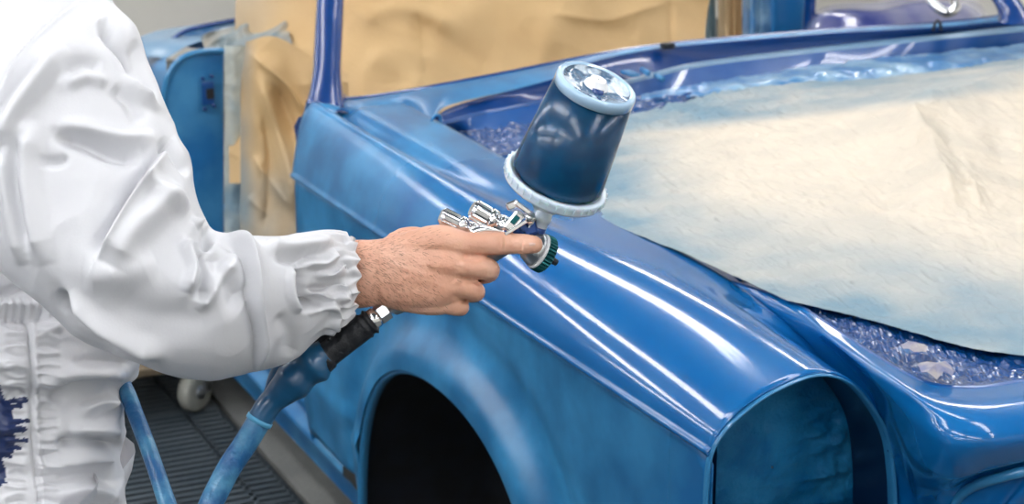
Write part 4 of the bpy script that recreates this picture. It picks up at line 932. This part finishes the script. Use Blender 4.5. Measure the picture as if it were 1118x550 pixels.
for q_ in range(26):     # little puckers gathered along the side seam and waist
    y = 352+q_*8; tfold.append(([(39, y), (50, y+random.uniform(-3, 3)), (66, y+random.uniform(-5, 5))], random.choice((-.0022, .0022)), 2.4)); tfold.append(([(30, y+3), (18, y+random.uniform(-2, 6)), (4, y+random.uniform(-3, 8))], random.choice((-.0022, .002)), 2.6))
for q_ in range(14):
    x = -20+q_*9; tfold.append(([(x, 322), (x+2, 334), (x+1, 350)], random.choice((-.003, .003)), 2.4))
tfold = [(l[0], l[1]*1.3, *l[2:]) for l in tfold]
P = folds(P, N, tfold, mk)
P = P+N*(fbm(P, 17, 3, 41.)*.003-np.abs(fbm(P*np.array([1, 1, 2.2]), 9, 2, 51.))*.006)[:, None]
TG = P.reshape(TG.shape)
Qt = proj(P); sd = np.full(len(P), 99.)
for (a, b, r) in (((0, 446), (4, 478), 13), ((-8, 470), (4, 484), 14), ((-3, 424), (0, 440), 6), ((0, 440), (27, 436), 3.2), ((5, 446), (20, 443), 4), ((8, 462), (30, 459), 3.2), ((5, 470), (26, 468), 4), ((6, 482), (29, 480), 3), ((4, 486), (22, 489), 3.5), ((-4, 497), (11, 498), 2.4), ((-5, 526), (9, 527), 2), ((-20, 420), (-10, 520), 16)):
    d, _, _ = seg_dist(Qt, np.array([a, b], float)); sd = np.minimum(sd, d-r)
stT = ((sd+2.5*fbm(P, 90, 2, 3.)+.5) < 0)*(TF.reshape(-1) > 0)
b0 = len(CV); CV += list(P); CF += gfaces(nuT, nvT, cv=True, base=b0); stain += list(stT.astype(float))
# trouser legs, far sleeve, collar and hood
def ringtube(pts, rads, n, seg, amp, seed):
    V, F = tube(cr(pts, n), cr(np.array(rads)[:, None], n)[:, 0], seg, False)
    V = np.array(V); c = np.repeat(cr(pts, n), seg, 0); nn_ = V-c; nn_ /= np.linalg.norm(nn_, axis=1)[:, None]
    V = V+nn_*(fbm(V*np.array([1, 1, 2.]), 9, 3, seed)*amp)[:, None]; return V, F
for hp0, lean in ((hipR, .06), (hipL, -.05)):
    kn = toz(hp0, .48, fw[:2]*(.03+lean)); an = toz(hp0, .07, fw[:2]*lean)
    V, F = ringtube(np.array([hp0+up*.03, hp0*.6+kn*.4, kn, kn*.4+an*.6, an]), [.135, .115, .095, .085, .078], 60, 40, .012, 5.)
    b0 = len(CV); CV += list(V); CF += [tuple(i+b0 for i in f) for f in F]; stain += [0.]*len(V)
V, F = ringtube(np.array([ls+up*.04-away*.03, ls, lelb, lwr+up*.01]), [.09, .088, .068, .046], 50, 36, .010, 8.)
b0 = len(CV); CV += list(V); CF += [tuple(i+b0 for i in f) for f in F]; stain += [0.]*len(V)
hr = []
for i in range(24):          # hood: open ellipsoid shell, face side left free
    ph = math.pi*i/23*.97+.03
    for j in range(40):
        t = math.radians(50)+math.radians(260)*j/39
        hr.append(headc+up*(math.cos(ph)*.135+.005)+(fw*math.cos(t)*.125+away*math.sin(t)*.105)*math.sin(ph)**.7*(1 if ph < 2.2 else 1+.5*(ph-2.2)))
b0 = len(CV); CV += hr; CF += gfaces(24, 40, base=b0); stain += [0.]*len(hr)
cov = me_obj('coverall', CV, CF, M['cloth']); set_attr(cov, 'stain', stain); keep(cov, wk)
# stitching along the side seam
V = []; F = []
T2 = TG[:, :nvT//2].reshape(-1, 3); Q2 = proj(T2); sp = cr(np.array([(29, 330), (35, 370), (38, 430), (40, 490), (47, 550), (49, 590)], float), 60)
pth = []
for s_ in sp:
    i = np.argmin(((Q2-s_)**2).sum(1)); pth.append(T2[i]-_F*.0008)
pth = np.array(pth); pth = (pth+np.roll(pth, 1, 0)+np.roll(pth, -1, 0))/3; pth[0] = pth[1]; pth[-1] = pth[-2]
tube_obj('side_seam', pth, .0010, M['seam'], wk, seg=6)
# shoes
for hp0, lean in ((hipR, .06), (hipL, -.05)):
    an = toz(hp0, .0, fw[:2]*lean)
    secs = []
    for (d, w, hgt) in ((-.075, .020, .03), (-.07, .036, .075), (-.02, .042, .11), (.05, .045, .085), (.12, .048, .055), (.17, .040, .04), (.195, .018, .02)):
        secs.append([an+fw*d+away*(math.cos(t)*w)+up*(max(0, (math.sin(t)*.5+.5))*hgt+.001) for t in np.linspace(0, 2*math.pi, 24, endpoint=False)])
    grid_obj('shoe', cr(np.array(secs), 30), M['shoe'], wk, cv=True)

# low wheeled dolly standing on the grating behind the worker
dc = pZ(214, 448, 0.0)
dol = empty('dolly', dc, 'low wheeled dolly with grey rubber caster standing on the floor grating', 'dolly')
for (dx, dy) in ((0, 0), (-.36, 0), (0, -.30), (-.36, -.30)):
    c = dc+np.array([dx, dy, .0])
    wh = lathe_obj('caster_wheel', c+np.array([-.016, -.012, .052]), np.array([.80, .60, 0]), [(0, .010), (0, .036), (.002, .046), (.008, .051), (.030, .051), (.036, .046), (.038, .036), (.038, .010)], M['rubberw'], dol, 40)
    lathe_obj('wheel_hub', c+np.array([-.0185, -.014, .052]), np.array([.80, .60, 0]), [(0, .001), (0, .018), (.044, .018), (.044, .001)], M['alu'], wh, 20)
    for s in (-1, 1): box_obj('fork', c+np.array([s*.022-.010, s*.0165+.012, .080]), .004, .030, .066, M['alu'], dol, np.array([[.8, .6, 0], [-.6, .8, 0], [0, 0, 1.]]), bevel=.001)
    box_obj('fork_plate', c+np.array([-.03, 0, .113]), .07, .06, .006, M['alu'], dol)
box_obj('deck', dc+np.array([-.20, -.14, .126]), .46, .40, .02, M['board'], dol, bevel=.004)
